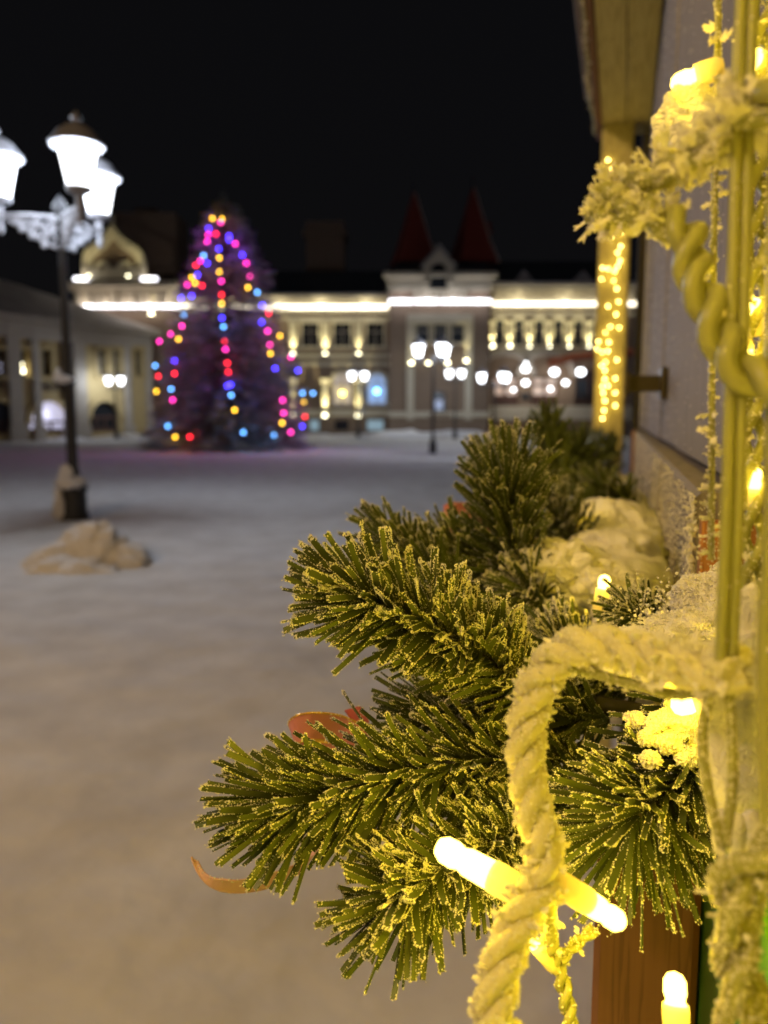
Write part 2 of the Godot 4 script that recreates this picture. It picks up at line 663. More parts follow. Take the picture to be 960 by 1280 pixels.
func shell(mb: MB, x0: float, x1: float, y0: float, y1: float, z_front: float, z_back: float) -> void:
	# sides, back and top of a block whose front is made by wall_with_holes
	mb.quad(Vector3(x1, y0, z_front), Vector3(x1, y0, z_back), Vector3(x1, y1, z_back), Vector3(x1, y1, z_front))
	mb.quad(Vector3(x0, y0, z_back), Vector3(x0, y0, z_front), Vector3(x0, y1, z_front), Vector3(x0, y1, z_back))
	mb.quad(Vector3(x1, y0, z_back), Vector3(x0, y0, z_back), Vector3(x0, y1, z_back), Vector3(x1, y1, z_back))
	mb.quad(Vector3(x0, y1, z_front), Vector3(x1, y1, z_front), Vector3(x1, y1, z_back), Vector3(x0, y1, z_back))

func window(parent: Node3D, x0: float, y0: float, x1: float, y1: float, z: float, pane: Material, frame: Material, arched: bool, deep := 0.28, bars := 1) -> MeshInstance3D:
	# a surround proud of the wall, glazing bars and a pane set back in its hole
	var mb := MB.new()
	var t := 0.13
	mb.box(Vector3((x0 + x1) / 2, y0 - 0.07, z + 0.08), Vector3(x1 - x0 + 0.5, 0.14, 0.22))
	mb.box(Vector3(x0 - t / 2, (y0 + y1) / 2, z + 0.04), Vector3(t, y1 - y0, 0.12))
	mb.box(Vector3(x1 + t / 2, (y0 + y1) / 2, z + 0.04), Vector3(t, y1 - y0, 0.12))
	if arched:
		var r := (x1 - x0) / 2.0
		var cy := y1 - r
		var cx := (x0 + x1) / 2.0
		var n := 10
		for k in n:
			var a0 := PI * k / n
			var a1 := PI * (k + 1) / n
			var quad2 := PackedVector2Array([Vector2(cx + cos(a0) * (r - 0.02), cy + sin(a0) * (r - 0.02)), Vector2(cx + cos(a0) * (r + 0.2), cy + sin(a0) * (r + 0.2)), Vector2(cx + cos(a1) * (r + 0.2), cy + sin(a1) * (r + 0.2)), Vector2(cx + cos(a1) * (r - 0.02), cy + sin(a1) * (r - 0.02))])
			mb.prism(quad2, z - 0.03, z + 0.14)
			# what fills the corners of the square hole behind the arch
			var corner := Vector2(cx + (r if k < n / 2 else -r), y1)
			mb.prism(PackedVector2Array([Vector2(cx + cos(a0) * r, cy + sin(a0) * r), corner, Vector2(cx + cos(a1) * r, cy + sin(a1) * r)]), z - 0.14, z - 0.01)
	else:
		mb.box(Vector3((x0 + x1) / 2, y1 + 0.09, z + 0.06), Vector3(x1 - x0 + 0.42, 0.18, 0.2))
	var w := part("window", mb, frame, parent)
	mb = MB.new()
	for k in bars:
		var bx := lerpf(x0, x1, (k + 1.0) / (bars + 1.0))
		mb.box(Vector3(bx, (y0 + y1) / 2, z - deep + 0.05), Vector3(0.07, y1 - y0, 0.06))
	mb.box(Vector3((x0 + x1) / 2, lerpf(y0, y1, 0.64), z - deep + 0.048), Vector3(x1 - x0, 0.07, 0.05))
	part("glazing_bar", mb, M.pale_render if frame == M.cream_trim else M.door_wood, w)
	mb = MB.new()
	mb.box(Vector3((x0 + x1) / 2, (y0 + y1) / 2, z - deep), Vector3(x1 - x0, y1 - y0, 0.03))
	part("pane", mb, pane, w)
	return w

func uplight(parent: Node3D, x: float, y: float, z: float, energy := 1.2, angle := 26.0, size := 0.11) -> void:
	var mb := MB.new()
	mb.lathe([Vector2(0.0, -0.16), Vector2(size * 0.8, -0.16), Vector2(size * 1.05, -0.02), Vector2(size * 1.05, 0.0)], 10, Vector3(x, y, z))
	mb.box(Vector3(x, y - 0.12, z - 0.14), Vector3(0.06, 0.06, 0.3))
	var f := part("uplight", mb, M.iron, parent)
	mb = MB.new()
	mb.lathe([Vector2(size * 0.98, 0.0), Vector2(size * 0.9, size * 0.7), Vector2(size * 0.5, size * 1.25), Vector2(0.0, size * 1.4)], 10, Vector3(x, y, z))
	part("lamp_lens", mb, M.uplight_glow, f)
	var l := SpotLight3D.new()
	l.name = "light"
	l.light_color = Color(1.0, 0.95, 0.72)
	l.light_energy = energy
	l.light_size = 0.1
	l.spot_angle = angle
	l.spot_angle_attenuation = 0.8
	l.spot_range = 12.0
	l.spot_attenuation = 2.0
	l.shadow_enabled = true
	f.add_child(l, true)
	l.global_position = Vector3(x, y + size * 1.5, z)
	l.global_basis = Basis.looking_at(Vector3(0, 1, -0.22).normalized(), Vector3.FORWARD)

func cornice(parent: Node3D, x0: float, x1: float, y0: float, y1: float, z: float, step := 0.62) -> void:
	var h := y1 - y0
	var mb := MB.new()
	mb.box(Vector3((x0 + x1) / 2, y0 + h * 0.35, z + 0.16), Vector3(x1 - x0, h * 0.7, 0.32))
	mb.box(Vector3((x0 + x1) / 2, y0 + h * 0.80, z + 0.32), Vector3(x1 - x0 + 0.3, h * 0.2, 0.64))
	mb.box(Vector3((x0 + x1) / 2, y0 + h * 0.95, z + 0.42), Vector3(x1 - x0 + 0.5, h * 0.1, 0.84))
	var k := x0 + 0.2
	while k < x1 - 0.1:
		mb.box(Vector3(k, y0 + h * 0.56, z + 0.43), Vector3(0.2, h * 0.27, 0.22))
		k += step
	part("cornice", mb, M.cream_trim, parent)
	mb = MB.new()
	mb.box(Vector3((x0 + x1) / 2, y1 + 0.05, z + 0.3), Vector3(x1 - x0 + 0.4, 0.1, 0.9))
	part("roof_snow", mb, M.clean_snow, parent)

func light_strip(parent: Node3D, x0: float, x1: float, y: float, z: float, m: Material, energy: float, colour: Color, breaks := 1, thick := 0.15) -> void:
	var n := maxi(1, breaks)
	for k in n:
		var a := lerpf(x0, x1, float(k) / n) + (0.0 if n == 1 else 0.05)
		var b := lerpf(x0, x1, float(k + 1) / n) - (0.0 if n == 1 else 0.05)
		var mb := MB.new()
		mb.tube([Vector3(a, y, z), Vector3((a + b) / 2, y, z), Vector3(b, y, z)], [thick / 2], 8)
		var t := part("light_tube", mb, m, parent)
		var cnt := maxi(1, int((b - a) / 2.4))
		for i in cnt:
			omni(t, Vector3(lerpf(a, b, (i + 0.5) / cnt), y + 0.05, z + 0.22), colour, energy, 0.12)

func build_exchange() -> void:
	var Z := 50.0
	var z := -Z
	var b := thing("exchange_building", "long brown brick building with two red spires and lit white cornices", "building", Vector3(fx(480, Z), 0, z))
	var base_y := -0.2
	# --- right wing
	var x0 := fx(612, Z)
	var x1 := fx(790, Z)
	var y_strip := fy(383, Z)
	var top := fy(359, Z)
	var holes := []
	var ups := [624.0, 648.0, 673.0, 697.0, 722.0, 746.0]
	for u in ups:
		holes.append([fx(u, Z) - 0.27, fy(432, Z), fx(u, Z) + 0.27, fy(399, Z)])
	var doors := [[632.0, 496.0, 470.0, 0.85], [681.0, 496.0, 470.0, 0.85], [737.0, 500.0, 462.0, 0.95]]
	for d in doors:
		holes.append([fx(d[0], Z, 490) - d[3], fy(d[1] + 14, Z), fx(d[0], Z, 490) + d[3], fy(d[2], Z)])
	var mb := MB.new()
	wall_with_holes(mb, x0, base_y, x1, top, z, holes, 0.35)
	shell(mb, x0, x1, base_y, top, z, z - 9.0)
	var rw := part("wall", mb, M.brown_wall, b)
	mb = MB.new()
	mb.box(Vector3((x0 + x1) / 2, fy(440, Z), z + 0.06), Vector3(x1 - x0, 0.32, 0.14))
	mb.box(Vector3((x0 + x1) / 2, fy(393, Z), z + 0.05), Vector3(x1 - x0, 0.28, 0.10))
	mb.box(Vector3((x0 + x1) / 2, fy(516, Z), z + 0.10), Vector3(x1 - x0, 0.9, 0.22))
	part("string_course", mb, M.cream_trim, b)
	for u in ups:
		var cx := fx(u, Z)
		window(b, cx - 0.27, fy(432, Z), cx + 0.27, fy(399, Z), z, M.grey_pane, M.cream_trim, true, 0.28, 0)
	for u in [612.5, 636.0, 660.5, 685.0, 709.5, 734.0]:
		mb = MB.new()
		var cx := fx(u, Z) + (0.1 if u < 613 else 0.0)
		mb.lathe([Vector2(0.2, 0), Vector2(0.2, 0.12), Vector2(0.13, 0.2), Vector2(0.13, 0.75), Vector2(0.17, 0.8), Vector2(0.13, 0.85), Vector2(0.13, 1.5), Vector2(0.21, 1.62), Vector2(0.23, 1.7)], 10, Vector3(cx, fy(436, Z), z + 0.19))
		part("half_column", mb, M.cream_trim, b)
		uplight(b, cx, fy(435, Z), z + 0.48, 7.0, 34.0, 0.09 if u > 640 else 0.13)
	cornice(b, x0, x1, fy(386, Z), fy(357, Z), z)
	light_strip(b, x0 + 0.1, x1, fy(381.5, Z), z + 0.62, M.strip_glow, 0.7, Color(1.0, 0.96, 0.82), 1, 0.24)
	var panes := [M.window_warm, M.window_warm, M.grey_pane]
	for k in 3:
		var d: Array = doors[k]
		var cx := fx(d[0], Z, 490)
		mb = MB.new()
		mb.box(Vector3(cx, fy(d[1] + 6, Z), z - 0.25), Vector3(d[3] * 2.0, 0.85, 0.1))
		var dr := part("door", mb, M.door_wood, b)
		mb = MB.new()
		for q in 2:
			mb.box(Vector3(cx + (q - 0.5) * d[3] * 0.95, (fy(d[1] - 2, Z) + fy(d[2] + 3, Z)) / 2, z - 0.26), Vector3(d[3] * 0.78, fy(d[2] + 3, Z) - fy(d[1] - 2, Z), 0.04))
		part("door_pane", mb, panes[k], dr)
		mb = MB.new()
		for q in 3:
			mb.box(Vector3(cx + (q - 1) * d[3] * 0.95, fy(d[1] - 11, Z), z - 0.22), Vector3(0.13, fy(d[2], Z) - fy(d[1] + 14, Z), 0.12))
		mb.box(Vector3(cx, fy(d[2] + 11, Z), z - 0.2), Vector3(d[3] * 2.0, 0.14, 0.1))
		part("door_frame", mb, M.door_wood, dr)
	# portal arches over the doors, and the long red canopy
	for d in [[632.0, 1.6], [682.0, 1.6]]:
		mb = MB.new()
		var cx := fx(d[0], Z, 470)
		for k in 12:
			var a0: float = PI * k / 12
			var a1: float = PI * (k + 1) / 12
			mb.prism(PackedVector2Array([Vector2(cx + cos(a0) * d[1], fy(470, Z) + sin(a0) * d[1] * 0.8), Vector2(cx + cos(a0) * (d[1] + 0.3), fy(470, Z) + sin(a0) * (d[1] * 0.8 + 0.3)), Vector2(cx + cos(a1) * (d[1] + 0.3), fy(470, Z) + sin(a1) * (d[1] * 0.8 + 0.3)), Vector2(cx + cos(a1) * d[1], fy(470, Z) + sin(a1) * d[1] * 0.8)]), z - 0.02, z + 0.3)
		part("portal_arch", mb, M.pale_render, b)
	mb = MB.new()
	var ca := Vector3(fx(683, Z, 456), fy(457, Z), z + 1.0)
	var cb := Vector3(fx(715, Z, 448), fy(449, Z), z + 1.0)
	var cc := Vector3(fx(790, Z, 444), fy(443, Z), z + 1.0)
	for e in [[ca, cb], [cb, cc]]:
		var p: Vector3 = e[0]
		var q: Vector3 = e[1]
		mb.quad(p + Vector3(0, -0.14, 0), q + Vector3(0, -0.14, 0), q + Vector3(0, 0.14, 0), p + Vector3(0, 0.14, 0))
		mb.quad(p + Vector3(0, 0.14, 0), q + Vector3(0, 0.14, 0), q + Vector3(0, 0.4, -1.05), p + Vector3(0, 0.4, -1.05))
		mb.quad(p + Vector3(0, -0.14, 0), p + Vector3(0, 0.1, -1.05), q + Vector3(0, 0.1, -1.05), q + Vector3(0, -0.14, 0))
	part("canopy", mb, M.awning_red, b)
	for s in [[635, 487], [707, 487]]:
		mb = MB.new()
		mb.box(Vector3(fx(s[0] + 22, Z, 490), fy(s[1] + 8, Z), z + 0.05), Vector3(0.55, 0.4, 0.08))
		part("plaque", mb, M.iron, b)
	# --- left wing (the tree hides its middle)
	x0 = fx(212, Z)
	x1 = fx(487, Z)
	holes = []
	var upper := [388.0, 428.0, 469.0]
	for u in upper:
		holes.append([fx(u, Z) - 0.5, fy(433, Z), fx(u, Z) + 0.5, fy(404, Z)])
	var lower := [[428.0, M.window_lilac], [471.0, M.window_blue]]
	for d in lower:
		holes.append([fx(d[0], Z, 490) - 0.58, fy(505, Z), fx(d[0], Z, 490) + 0.58, fy(467, Z)])
	var cellar := [[393.0, 0.3, M.basement_blue], [427.0, 0.45, M.dark_pane], [469.0, 0.52, M.basement_blue]]
	for d in cellar:
		holes.append([fx(d[0], Z, 530) - d[1], fy(538, Z), fx(d[0], Z, 530) + d[1], fy(525, Z)])
	top = fy(372, Z)
	mb = MB.new()
	wall_with_holes(mb, x0, base_y, x1, top, z, holes, 0.35)
	shell(mb, x0, x1, base_y, top, z, z - 9.0)
	part("wall", mb, M.brown_wall, b)
	for u in upper:
		window(b, fx(u, Z) - 0.5, fy(433, Z), fx(u, Z) + 0.5, fy(404, Z), z, M.dark_pane, M.cream_trim, false, 0.28, 1)
	for d in lower:
		var cx := fx(d[0], Z, 490)
		var w := window(b, cx - 0.58, fy(505, Z), cx + 0.58, fy(467, Z), z, d[1], M.cream_trim, true, 0.28, 1)
		mb = MB.new()
		var blue: bool = d[0] > 450
		mb.lathe([Vector2(0, -0.16), Vector2(0.12, -0.11), Vector2(0.16, 0), Vector2(0.12, 0.11), Vector2(0, 0.16)], 12, Vector3(cx, fy(489 if blue else 492, Z), z + 0.05))
		var wl := part("window_lamp", mb, M.blue_lamp if blue else M.yellow_lamp, w)
		omni(wl, Vector3(cx, fy(490, Z), z + 0.05), Color(0.3, 0.6, 1.0) if blue else Color(1.0, 0.85, 0.3), 0.25, 0.12)
	for d in cellar:
		var cx := fx(d[0], Z, 530)
		mb = MB.new()
		mb.box(Vector3(cx, (fy(538, Z) + fy(525, Z)) / 2, z - 0.2), Vector3(d[1] * 2.0, fy(525, Z) - fy(538, Z), 0.04))
		part("cellar_window", mb, d[2], b)
	mb = MB.new()
	for v in [398.0, 445.0, 455.0]:
		mb.box(Vector3((x0 + x1) / 2, fy(v, Z), z + 0.06), Vector3(x1 - x0, 0.22, 0.13))
	mb.box(Vector3((x0 + x1) / 2, fy(516, Z), z + 0.10), Vector3(x1 - x0, 0.45, 0.22))
	part("string_course", mb, M.cream_trim, b)
	for u in [367.0, 407.0, 448.5]:
		mb = MB.new()
		mb.box(Vector3(fx(u, Z), (fy(438, Z) + fy(402, Z)) / 2, z + 0.09), Vector3(0.42, fy(402, Z) - fy(438, Z), 0.2))
		mb.box(Vector3(fx(u, Z), fy(404, Z), z + 0.13), Vector3(0.56, 0.2, 0.3))
		part("pilaster", mb, M.cream_trim, b)
		uplight(b, fx(u, Z), fy(444, Z), z + 0.42, 9.0 if u < 410 else 5.0, 28.0)
	for u in [367.0, 407.0, 448.0]:
		mb = MB.new()
		mb.lathe([Vector2(0.34, 0), Vector2(0.34, 0.2), Vector2(0.24, 0.3), Vector2(0.22, 2.0), Vector2(0.3, 2.15), Vector2(0.34, 2.3)], 12, Vector3(fx(u, Z, 500), fy(519, Z), z + 0.34))
		part("column", mb, M.cream_trim, b)
		uplight(b, fx(u, Z, 500), fy(521, Z), z + 0.80, 22.0, 20.0, 0.14)
	cornice(b, x0, x1, fy(391, Z), fy(371, Z), z, 0.5)
	light_strip(b, x0, x1 - 0.1, fy(385.5, Z), z + 0.64, M.strip_glow, 0.7, Color(1.0, 0.96, 0.82), 1, 0.27)
	# --- middle block
	var ZC := 48.4
	var zc := -ZC
	x0 = fx(487, ZC)
	x1 = fx(611, ZC)
	top = fy(345, ZC)
	holes = []
	for u in [528.0, 550.0, 572.0]:
		holes.append([fx(u, ZC) - 0.36, fy(428, ZC), fx(u, ZC) + 0.36, fy(406, ZC)])
	holes.append([fx(549, ZC, 500) - 0.42, fy(518, ZC), fx(549, ZC, 500) + 0.42, fy(488, ZC)])
	mb = MB.new()
	wall_with_holes(mb, x0, base_y, x1, top, zc, holes, 0.3)
	shell(mb, x0, x1, base_y, top, zc, z - 8.0)
	part("wall", mb, M.brown_wall, b)
	for u in [528.0, 550.0, 572.0]:
		window(b, fx(u, ZC) - 0.36, fy(428, ZC), fx(u, ZC) + 0.36, fy(406, ZC), zc, M.grey_pane, M.cream_trim, false, 0.25, 0)
	var pw := window(b, fx(549, ZC, 500) - 0.42, fy(518, ZC), fx(549, ZC, 500) + 0.42, fy(488, ZC), zc, M.grey_pane, M.brown_wall, true, 0.25, 0)
	mb = MB.new()
	mb.box(Vector3(fx(549, ZC, 500), fy(506, ZC), zc - 0.19), Vector3(0.5, 0.6, 0.05))
	part("lit_window_sign", mb, M.window_blue, pw)
	mb = MB.new()
	for u in [513.0, 586.0]:
		mb.box(Vector3(fx(u, ZC), (fy(525, ZC) + fy(396, ZC)) / 2, zc + 0.09), Vector3(0.45, fy(396, ZC) - fy(525, ZC), 0.2))
	mb.box(Vector3(fx(549.5, ZC), fy(398, ZC), zc + 0.14), Vector3(fx(590, ZC) - fx(509, ZC), 0.5, 0.3))
	mb.box(Vector3(fx(549.5, ZC), fy(403, ZC), zc + 0.08), Vector3(fx(590, ZC) - fx(509, ZC), 0.2, 0.2))
	part("panel_frame", mb, M.cream_trim, b)
	mb = MB.new()
	mb.box(Vector3((x0 + x1) / 2, fy(518, ZC), zc + 0.08), Vector3(x1 - x0 + 0.1, 0.35, 0.2))
	part("plinth_course", mb, M.cream_trim, b)
	mb = MB.new()
	mb.box(Vector3((x0 + x1) / 2, fy(361, ZC), zc + 0.10), Vector3(x1 - x0 + 0.2, 0.25, 0.24))
	for k in 9:
		mb.box(Vector3(lerpf(x0 + 1.6, x1 - 1.6, k / 8.0), fy(367, ZC), zc + 0.06), Vector3(0.2, 0.75, 0.16))
	mb.box(Vector3((x0 + x1) / 2, fy(350, ZC), zc + 0.12), Vector3(x1 - x0 + 0.3, 0.6, 0.3))
	mb.box(Vector3((x0 + x1) / 2, fy(344.5, ZC), zc + 0.25), Vector3(x1 - x0 + 0.8, 0.24, 0.7))
	part("cornice", mb, M.cream_trim, b)
	light_strip(b, x0 - 0.1, x1 + 0.1, fy(378, ZC), zc + 0.35, M.cold_strip_glow, 0.6, Color(0.95, 0.95, 1.0), 4, 0.26)
	for u in [514.0, 535.0, 559.0, 582.0]:
		uplight(b, fx(u, ZC), fy(456 - (3 if u > 570 else 0), ZC), zc + 0.45, 1.2 if u < 570 else 4.0, 20.0, 0.13)
	# skirt roof and the two spires
	mb = MB.new()
	var s0 := Vector3(fx(483, ZC), fy(343, ZC), zc + 0.6)
	var s1 := Vector3(fx(618, ZC), fy(343, ZC), zc + 0.6)
	var hy := fy(322, ZC)
	var q0 := Vector3(fx(497, ZC), hy, zc - 1.4)
	var q1 := Vector3(fx(610, ZC), hy, zc - 1.4)
	var back := Vector3(0, 0, -7.5)
	mb.quad(s0, s1, q1, q0)
	mb.quad(s1, s1 + back, q1 + back * 0.6, q1)
	mb.quad(s0 + back, s0, q0, q0 + back * 0.6)
	mb.quad(q0, q1, q1 + back * 0.6, q0 + back * 0.6)
	part("skirt_roof", mb, M.slate, b)
	for d in [[517.0, 524.0, 238.0, 1.25], [590.0, 588.0, 233.0, 1.3]]:
		mb = MB.new()
		var cx := fx(d[0], ZC + 2.5, 330)
		var y := fy(331, ZC + 2.5)
		var h := fy(d[2], ZC + 2.5) - y
		mb.lathe([Vector2(d[3] * 1.42, 0), Vector2(d[3] * 0.95, h * 0.28), Vector2(d[3] * 0.10, h * 0.95), Vector2(0.0, h)], 4, Vector3(cx, y, zc - 2.5), Basis(), false, 0.5)
		var sp := part("spire", mb, M.red_tile, b)
		mb = MB.new()
		mb.tube([Vector3(cx, y + h * 0.97, zc - 2.5), Vector3(cx, y + h + 0.7, zc - 2.5)], [0.05, 0.025], 6)
		mb.lathe([Vector2(0, -0.1), Vector2(0.1, 0), Vector2(0, 0.1)], 8, Vector3(cx, y + h + 0.15, zc - 2.5))
		part("finial", mb, M.iron, sp)
		mb = MB.new()
		var ridge: Vector3 = Vector3(cos(0.5), 0, sin(0.5)) * d[3] * 1.43
		mb.tube([Vector3(cx, y, zc - 2.5) + ridge, Vector3(cx, y + h * 0.28, zc - 2.5) + ridge * 0.67, Vector3(cx, y + h * 0.97, zc - 2.5) + ridge * 0.06], [0.07, 0.06, 0.05], 6)
		part("ridge_highlight", mb, M.pale_render, sp)  # pale tube paints an edge highlight along one ridge only
	mb = MB.new()
	mb.box(Vector3(fx(606, ZC + 3), fy(300, ZC + 3), zc - 3.2), Vector3(0.55, 2.2, 0.5))
	mb.box(Vector3(fx(606, ZC + 3), fy(290, ZC + 3), zc - 3.2), Vector3(0.75, 0.2, 0.7))
	part("chimney", mb, M.red_tile, b)
	# gabled dormer between them
	mb = MB.new()
	var gx := fx(547.5, ZC, 340)
	var arch := PackedVector2Array()
	var gw := fx(568, ZC) - gx
	arch.append_array([Vector2(gx - gw * 0.85, fy(356, ZC)), Vector2(gx - gw * 0.85, fy(334, ZC)), Vector2(gx, fy(313, ZC)), Vector2(gx + gw * 0.85, fy(334, ZC)), Vector2(gx + gw * 0.85, fy(356, ZC)), Vector2(gx + 0.5, fy(356, ZC))])
	for k in 9:
		var a := PI * k / 8
		arch.append(Vector2(gx + cos(a) * 0.5, fy(341, ZC) + sin(a) * 0.5))
	arch.append(Vector2(gx - 0.5, fy(356, ZC)))
	mb.prism(arch, zc + 0.25, zc + 0.55)
	var dm := part("dormer", mb, M.cream_trim, b)
	mb = MB.new()
	mb.box(Vector3(gx, fy(346, ZC), zc + 0.29), Vector3(1.2, 1.5, 0.03))
	part("pane", mb, M.dark_pane, dm)
	mb = MB.new()
	for sgn in [-1.0, 1.0]:
		var p := Vector3(gx + sgn * gw, fy(336, ZC), zc + 0.3)
		var q := Vector3(gx, fy(309, ZC), zc + 0.3)
		mb.tube([p, q], [0.12], 6)
		mb.quad(p + Vector3(0, 0.1, 0.4), q + Vector3(0, 0.1, 0.4), q + Vector3(0, 0.1, -1.8), p + Vector3(0, 0.1, -1.8))
	part("dormer_roof", mb, M.snowy_roof, dm)
	# main roofs and the dark blocks on them
	mb = MB.new()
	for e in [[fx(612, Z), fx(790, Z), fy(358, Z)], [fx(212, Z), fx(487, Z), fy(371, Z)]]:
		var a := Vector3(e[0], e[2] + 0.1, z + 0.2)
		var d := Vector3(e[1], e[2] + 0.1, z + 0.2)
		var up := Vector3(0, 2.1, -3.6)
		mb.quad(a, d, d + up, a + up)
		mb.quad(a + up, d + up, d + Vector3(0, 0, -9), a + Vector3(0, 0, -9))
		mb.tri(d, d + Vector3(0, 0, -9), d + up)
		mb.tri(a, a + up, a + Vector3(0, 0, -9))
	part("roof", mb, M.slate, b)
	for u in [653.0, 726.0]:
		mb = MB.new()
		var cx := fx(u, Z)
		mb.prism(PackedVector2Array([Vector2(cx - 0.9, fy(357, Z)), Vector2(cx + 0.9, fy(357, Z)), Vector2(cx, fy(338, Z))]), z - 1.6, z + 0.1)
		part("roof_gable", mb, M.snowy_roof, b)
	mb = MB.new()
	mb.box(Vector3(fx(409, 56), fy(330, 56), -56), Vector3(2.6, 5.2, 2.6))
	mb.box(Vector3(fx(409, 56), fy(296, 56), -56), Vector3(3.0, 0.4, 3.0))
	part("roof_tower", mb, M.brown_wall, b)
	# --- block with the ogee gable, its lower storeys hidden by the arcade building and the tree
	var ZL := 49.2
	var zl := -ZL
	x0 = fx(96, ZL, 380)
	x1 = fx(216, ZL, 380)
	mb = MB.new()
	wall_with_holes(mb, x0, base_y, x1, fy(353, ZL), zl, [], 0.3)
	shell(mb, x0, x1, base_y, fy(353, ZL), zl, z - 8.0)
	part("wall", mb, M.brown_wall, b)
	mb = MB.new()
	var lx := (x0 + x1) / 2.0
	mb.box(Vector3(lx, fy(357, ZL), zl + 0.35), Vector3(x1 - x0 + 0.9, 0.34, 0.8))
	mb.box(Vector3(lx, fy(362, ZL), zl + 0.22), Vector3(x1 - x0 + 0.5, 0.25, 0.5))
	mb.box(Vector3(lx, fy(373, ZL), zl + 0.06), Vector3(x1 - x0 + 0.1, 0.9, 0.2))
	for k in 11:
		mb.box(Vector3(lerpf(x0 + 0.3, x1 - 0.3, k / 10.0), fy(374, ZL), zl + 0.26), Vector3(0.26, 0.75, 0.3))
	part("cornice", mb, M.cream_trim, b)
	light_strip(b, x0 + 0.1, x1 + 0.6, fy(384.5, ZL), zl + 0.5, M.cold_strip_glow, 0.5, Color(1.0, 0.93, 0.88), 5, 0.20)
	for d in [[97.0, 116.0], [180.0, 199.0]]:
		light_strip(b, fx(d[0], ZL, 350), fx(d[1], ZL, 350), fy(351, ZL), zl + 0.5, M.cold_strip_glow, 0.6, Color(1.0, 0.95, 0.85), 1, 0.28)
	uplight(b, fx(109, ZL, 393), fy(393, ZL), zl + 0.5, 0.3, 20.0, 0.13)
	uplight(b, fx(192, ZL, 393), fy(395, ZL), zl + 0.5, 3.0, 24.0, 0.15)
	# ogee outline: bulging sides that sweep up to a point
	var og := func(k: float, r: float) -> Vector2:     # k 0..1 up one side
		var t := k
		var yy := t * 1.0
		var xx := 0.0
		if t < 0.45:
			xx = 1.0 - 0.06 * pow(t / 0.45, 3.0)
		else:
			var s := (t - 0.45) / 0.55
			xx = 0.94 * (1.0 - s) * (1.0 - 0.42 * sin(PI * s) * s) + 0.10 * sin(PI * minf(1.0, s * 1.7)) * (1.0 - s)
		return Vector2(xx * r, yy * (r * 1.62))
	var gxc := fx(144, ZL, 330)
	var gy := fy(347, ZL)
	var R := fx(183, ZL, 330) - gxc
	var outer := PackedVector2Array()
	var inner := PackedVector2Array()
	for k in 17:
		var p: Vector2 = og.call(k / 16.0, R)
		outer.append(Vector2(gxc + p.x, gy + p.y))
		var i2: Vector2 = og.call(k / 16.0, R * 0.74)
		inner.append(Vector2(gxc + i2.x, gy + 0.05 + i2.y * 0.98))
	for k in range(15, -1, -1):
		var p: Vector2 = og.call(k / 16.0, R)
		outer.append(Vector2(gxc - p.x, gy + p.y))
		var i2: Vector2 = og.call(k / 16.0, R * 0.74)
		inner.append(Vector2(gxc - i2.x, gy + 0.05 + i2.y * 0.98))
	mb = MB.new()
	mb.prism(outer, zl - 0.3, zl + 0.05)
	var og_part := part("ogee_gable", mb, M.brown_wall, b)  # darker brown puts the recess's dimness into the colour behind the cream moulding
	mb = MB.new()
	for k in outer.size() - 1:      # moulding in two steps along the outline
		var a := outer[k]
		var d := outer[k + 1]
		var ia := inner[k]
		var id := inner[k + 1]
		mb.prism(PackedVector2Array([a, d, d.lerp(id, 0.5), a.lerp(ia, 0.5)]), zl + 0.06, zl + 0.42)
		mb.prism(PackedVector2Array([a.lerp(ia, 0.52), d.lerp(id, 0.52), id, ia]), zl + 0.06, zl + 0.26)
	part("moulding", mb, M.cream_trim, og_part)
	mb = MB.new()
	for sgn in [-1.0, 1.0]:
		var cx: float = gxc + sgn * R * 0.36
		var cy := fy(338, ZL)
		for k in 10:
			var a0: float = PI * k / 10
			var a1: float = PI * (k + 1) / 10
			mb.prism(PackedVector2Array([Vector2(cx + cos(a0) * 0.28, cy + sin(a0) * 0.28), Vector2(cx + cos(a0) * 0.50, cy + sin(a0) * 0.50), Vector2(cx + cos(a1) * 0.50, cy + sin(a1) * 0.50), Vector2(cx + cos(a1) * 0.28, cy + sin(a1) * 0.28)]), zl + 0.06, zl + 0.36)
	mb.box(Vector3(gxc, fy(339, ZL), zl + 0.19), Vector3(0.5, 0.26, 0.3))
	for sgn in [-1.0, 1.0]:
		mb.box(Vector3(gxc + sgn * R * 0.70, fy(339, ZL), zl + 0.19), Vector3(0.62, 0.26, 0.3))
	mb.box(Vector3(gxc, fy(343, ZL), zl + 0.17), Vector3(R * 1.5, 0.62, 0.24))
	part("twin_arch", mb, M.cream_trim, og_part)
	mb = MB.new()
	mb.lathe([Vector2(0.0, 0.0), Vector2(0.16, 0.1), Vector2(0.06, 0.25), Vector2(0.14, 0.4), Vector2(0.0, 0.75)], 8, Vector3(gxc, gy + R * 1.60, zl + 0.1))
	part("finial", mb, M.cream_trim, og_part)
	for sgn in [-1.0, 1.0]:                              # floodlights hidden behind the cornice edge
		uplight(b, gxc + sgn * R * 0.62, fy(351, ZL), zl + 1.3, 3.2, 50.0, 0.1)
	mb = MB.new()
	mb.box(Vector3(fx(193, 55), fy(310, 55), -55), Vector3(4.4, 4.0, 3.0))
	mb.prism(PackedVector2Array([Vector2(fx(150, 55), fy(300, 55)), Vector2(fx(170, 55), fy(285, 55)), Vector2(fx(230, 55), fy(312, 55)), Vector2(fx(230, 55), fy(340, 55)), Vector2(fx(150, 55), fy(340, 55))]), -53.4, -53.0)
	mb.box(Vector3(fx(192, 56), fy(282, 56), -56), Vector3(1.5, 2.0, 1.5))
	part("roof_block", mb, M.brown_wall, b)
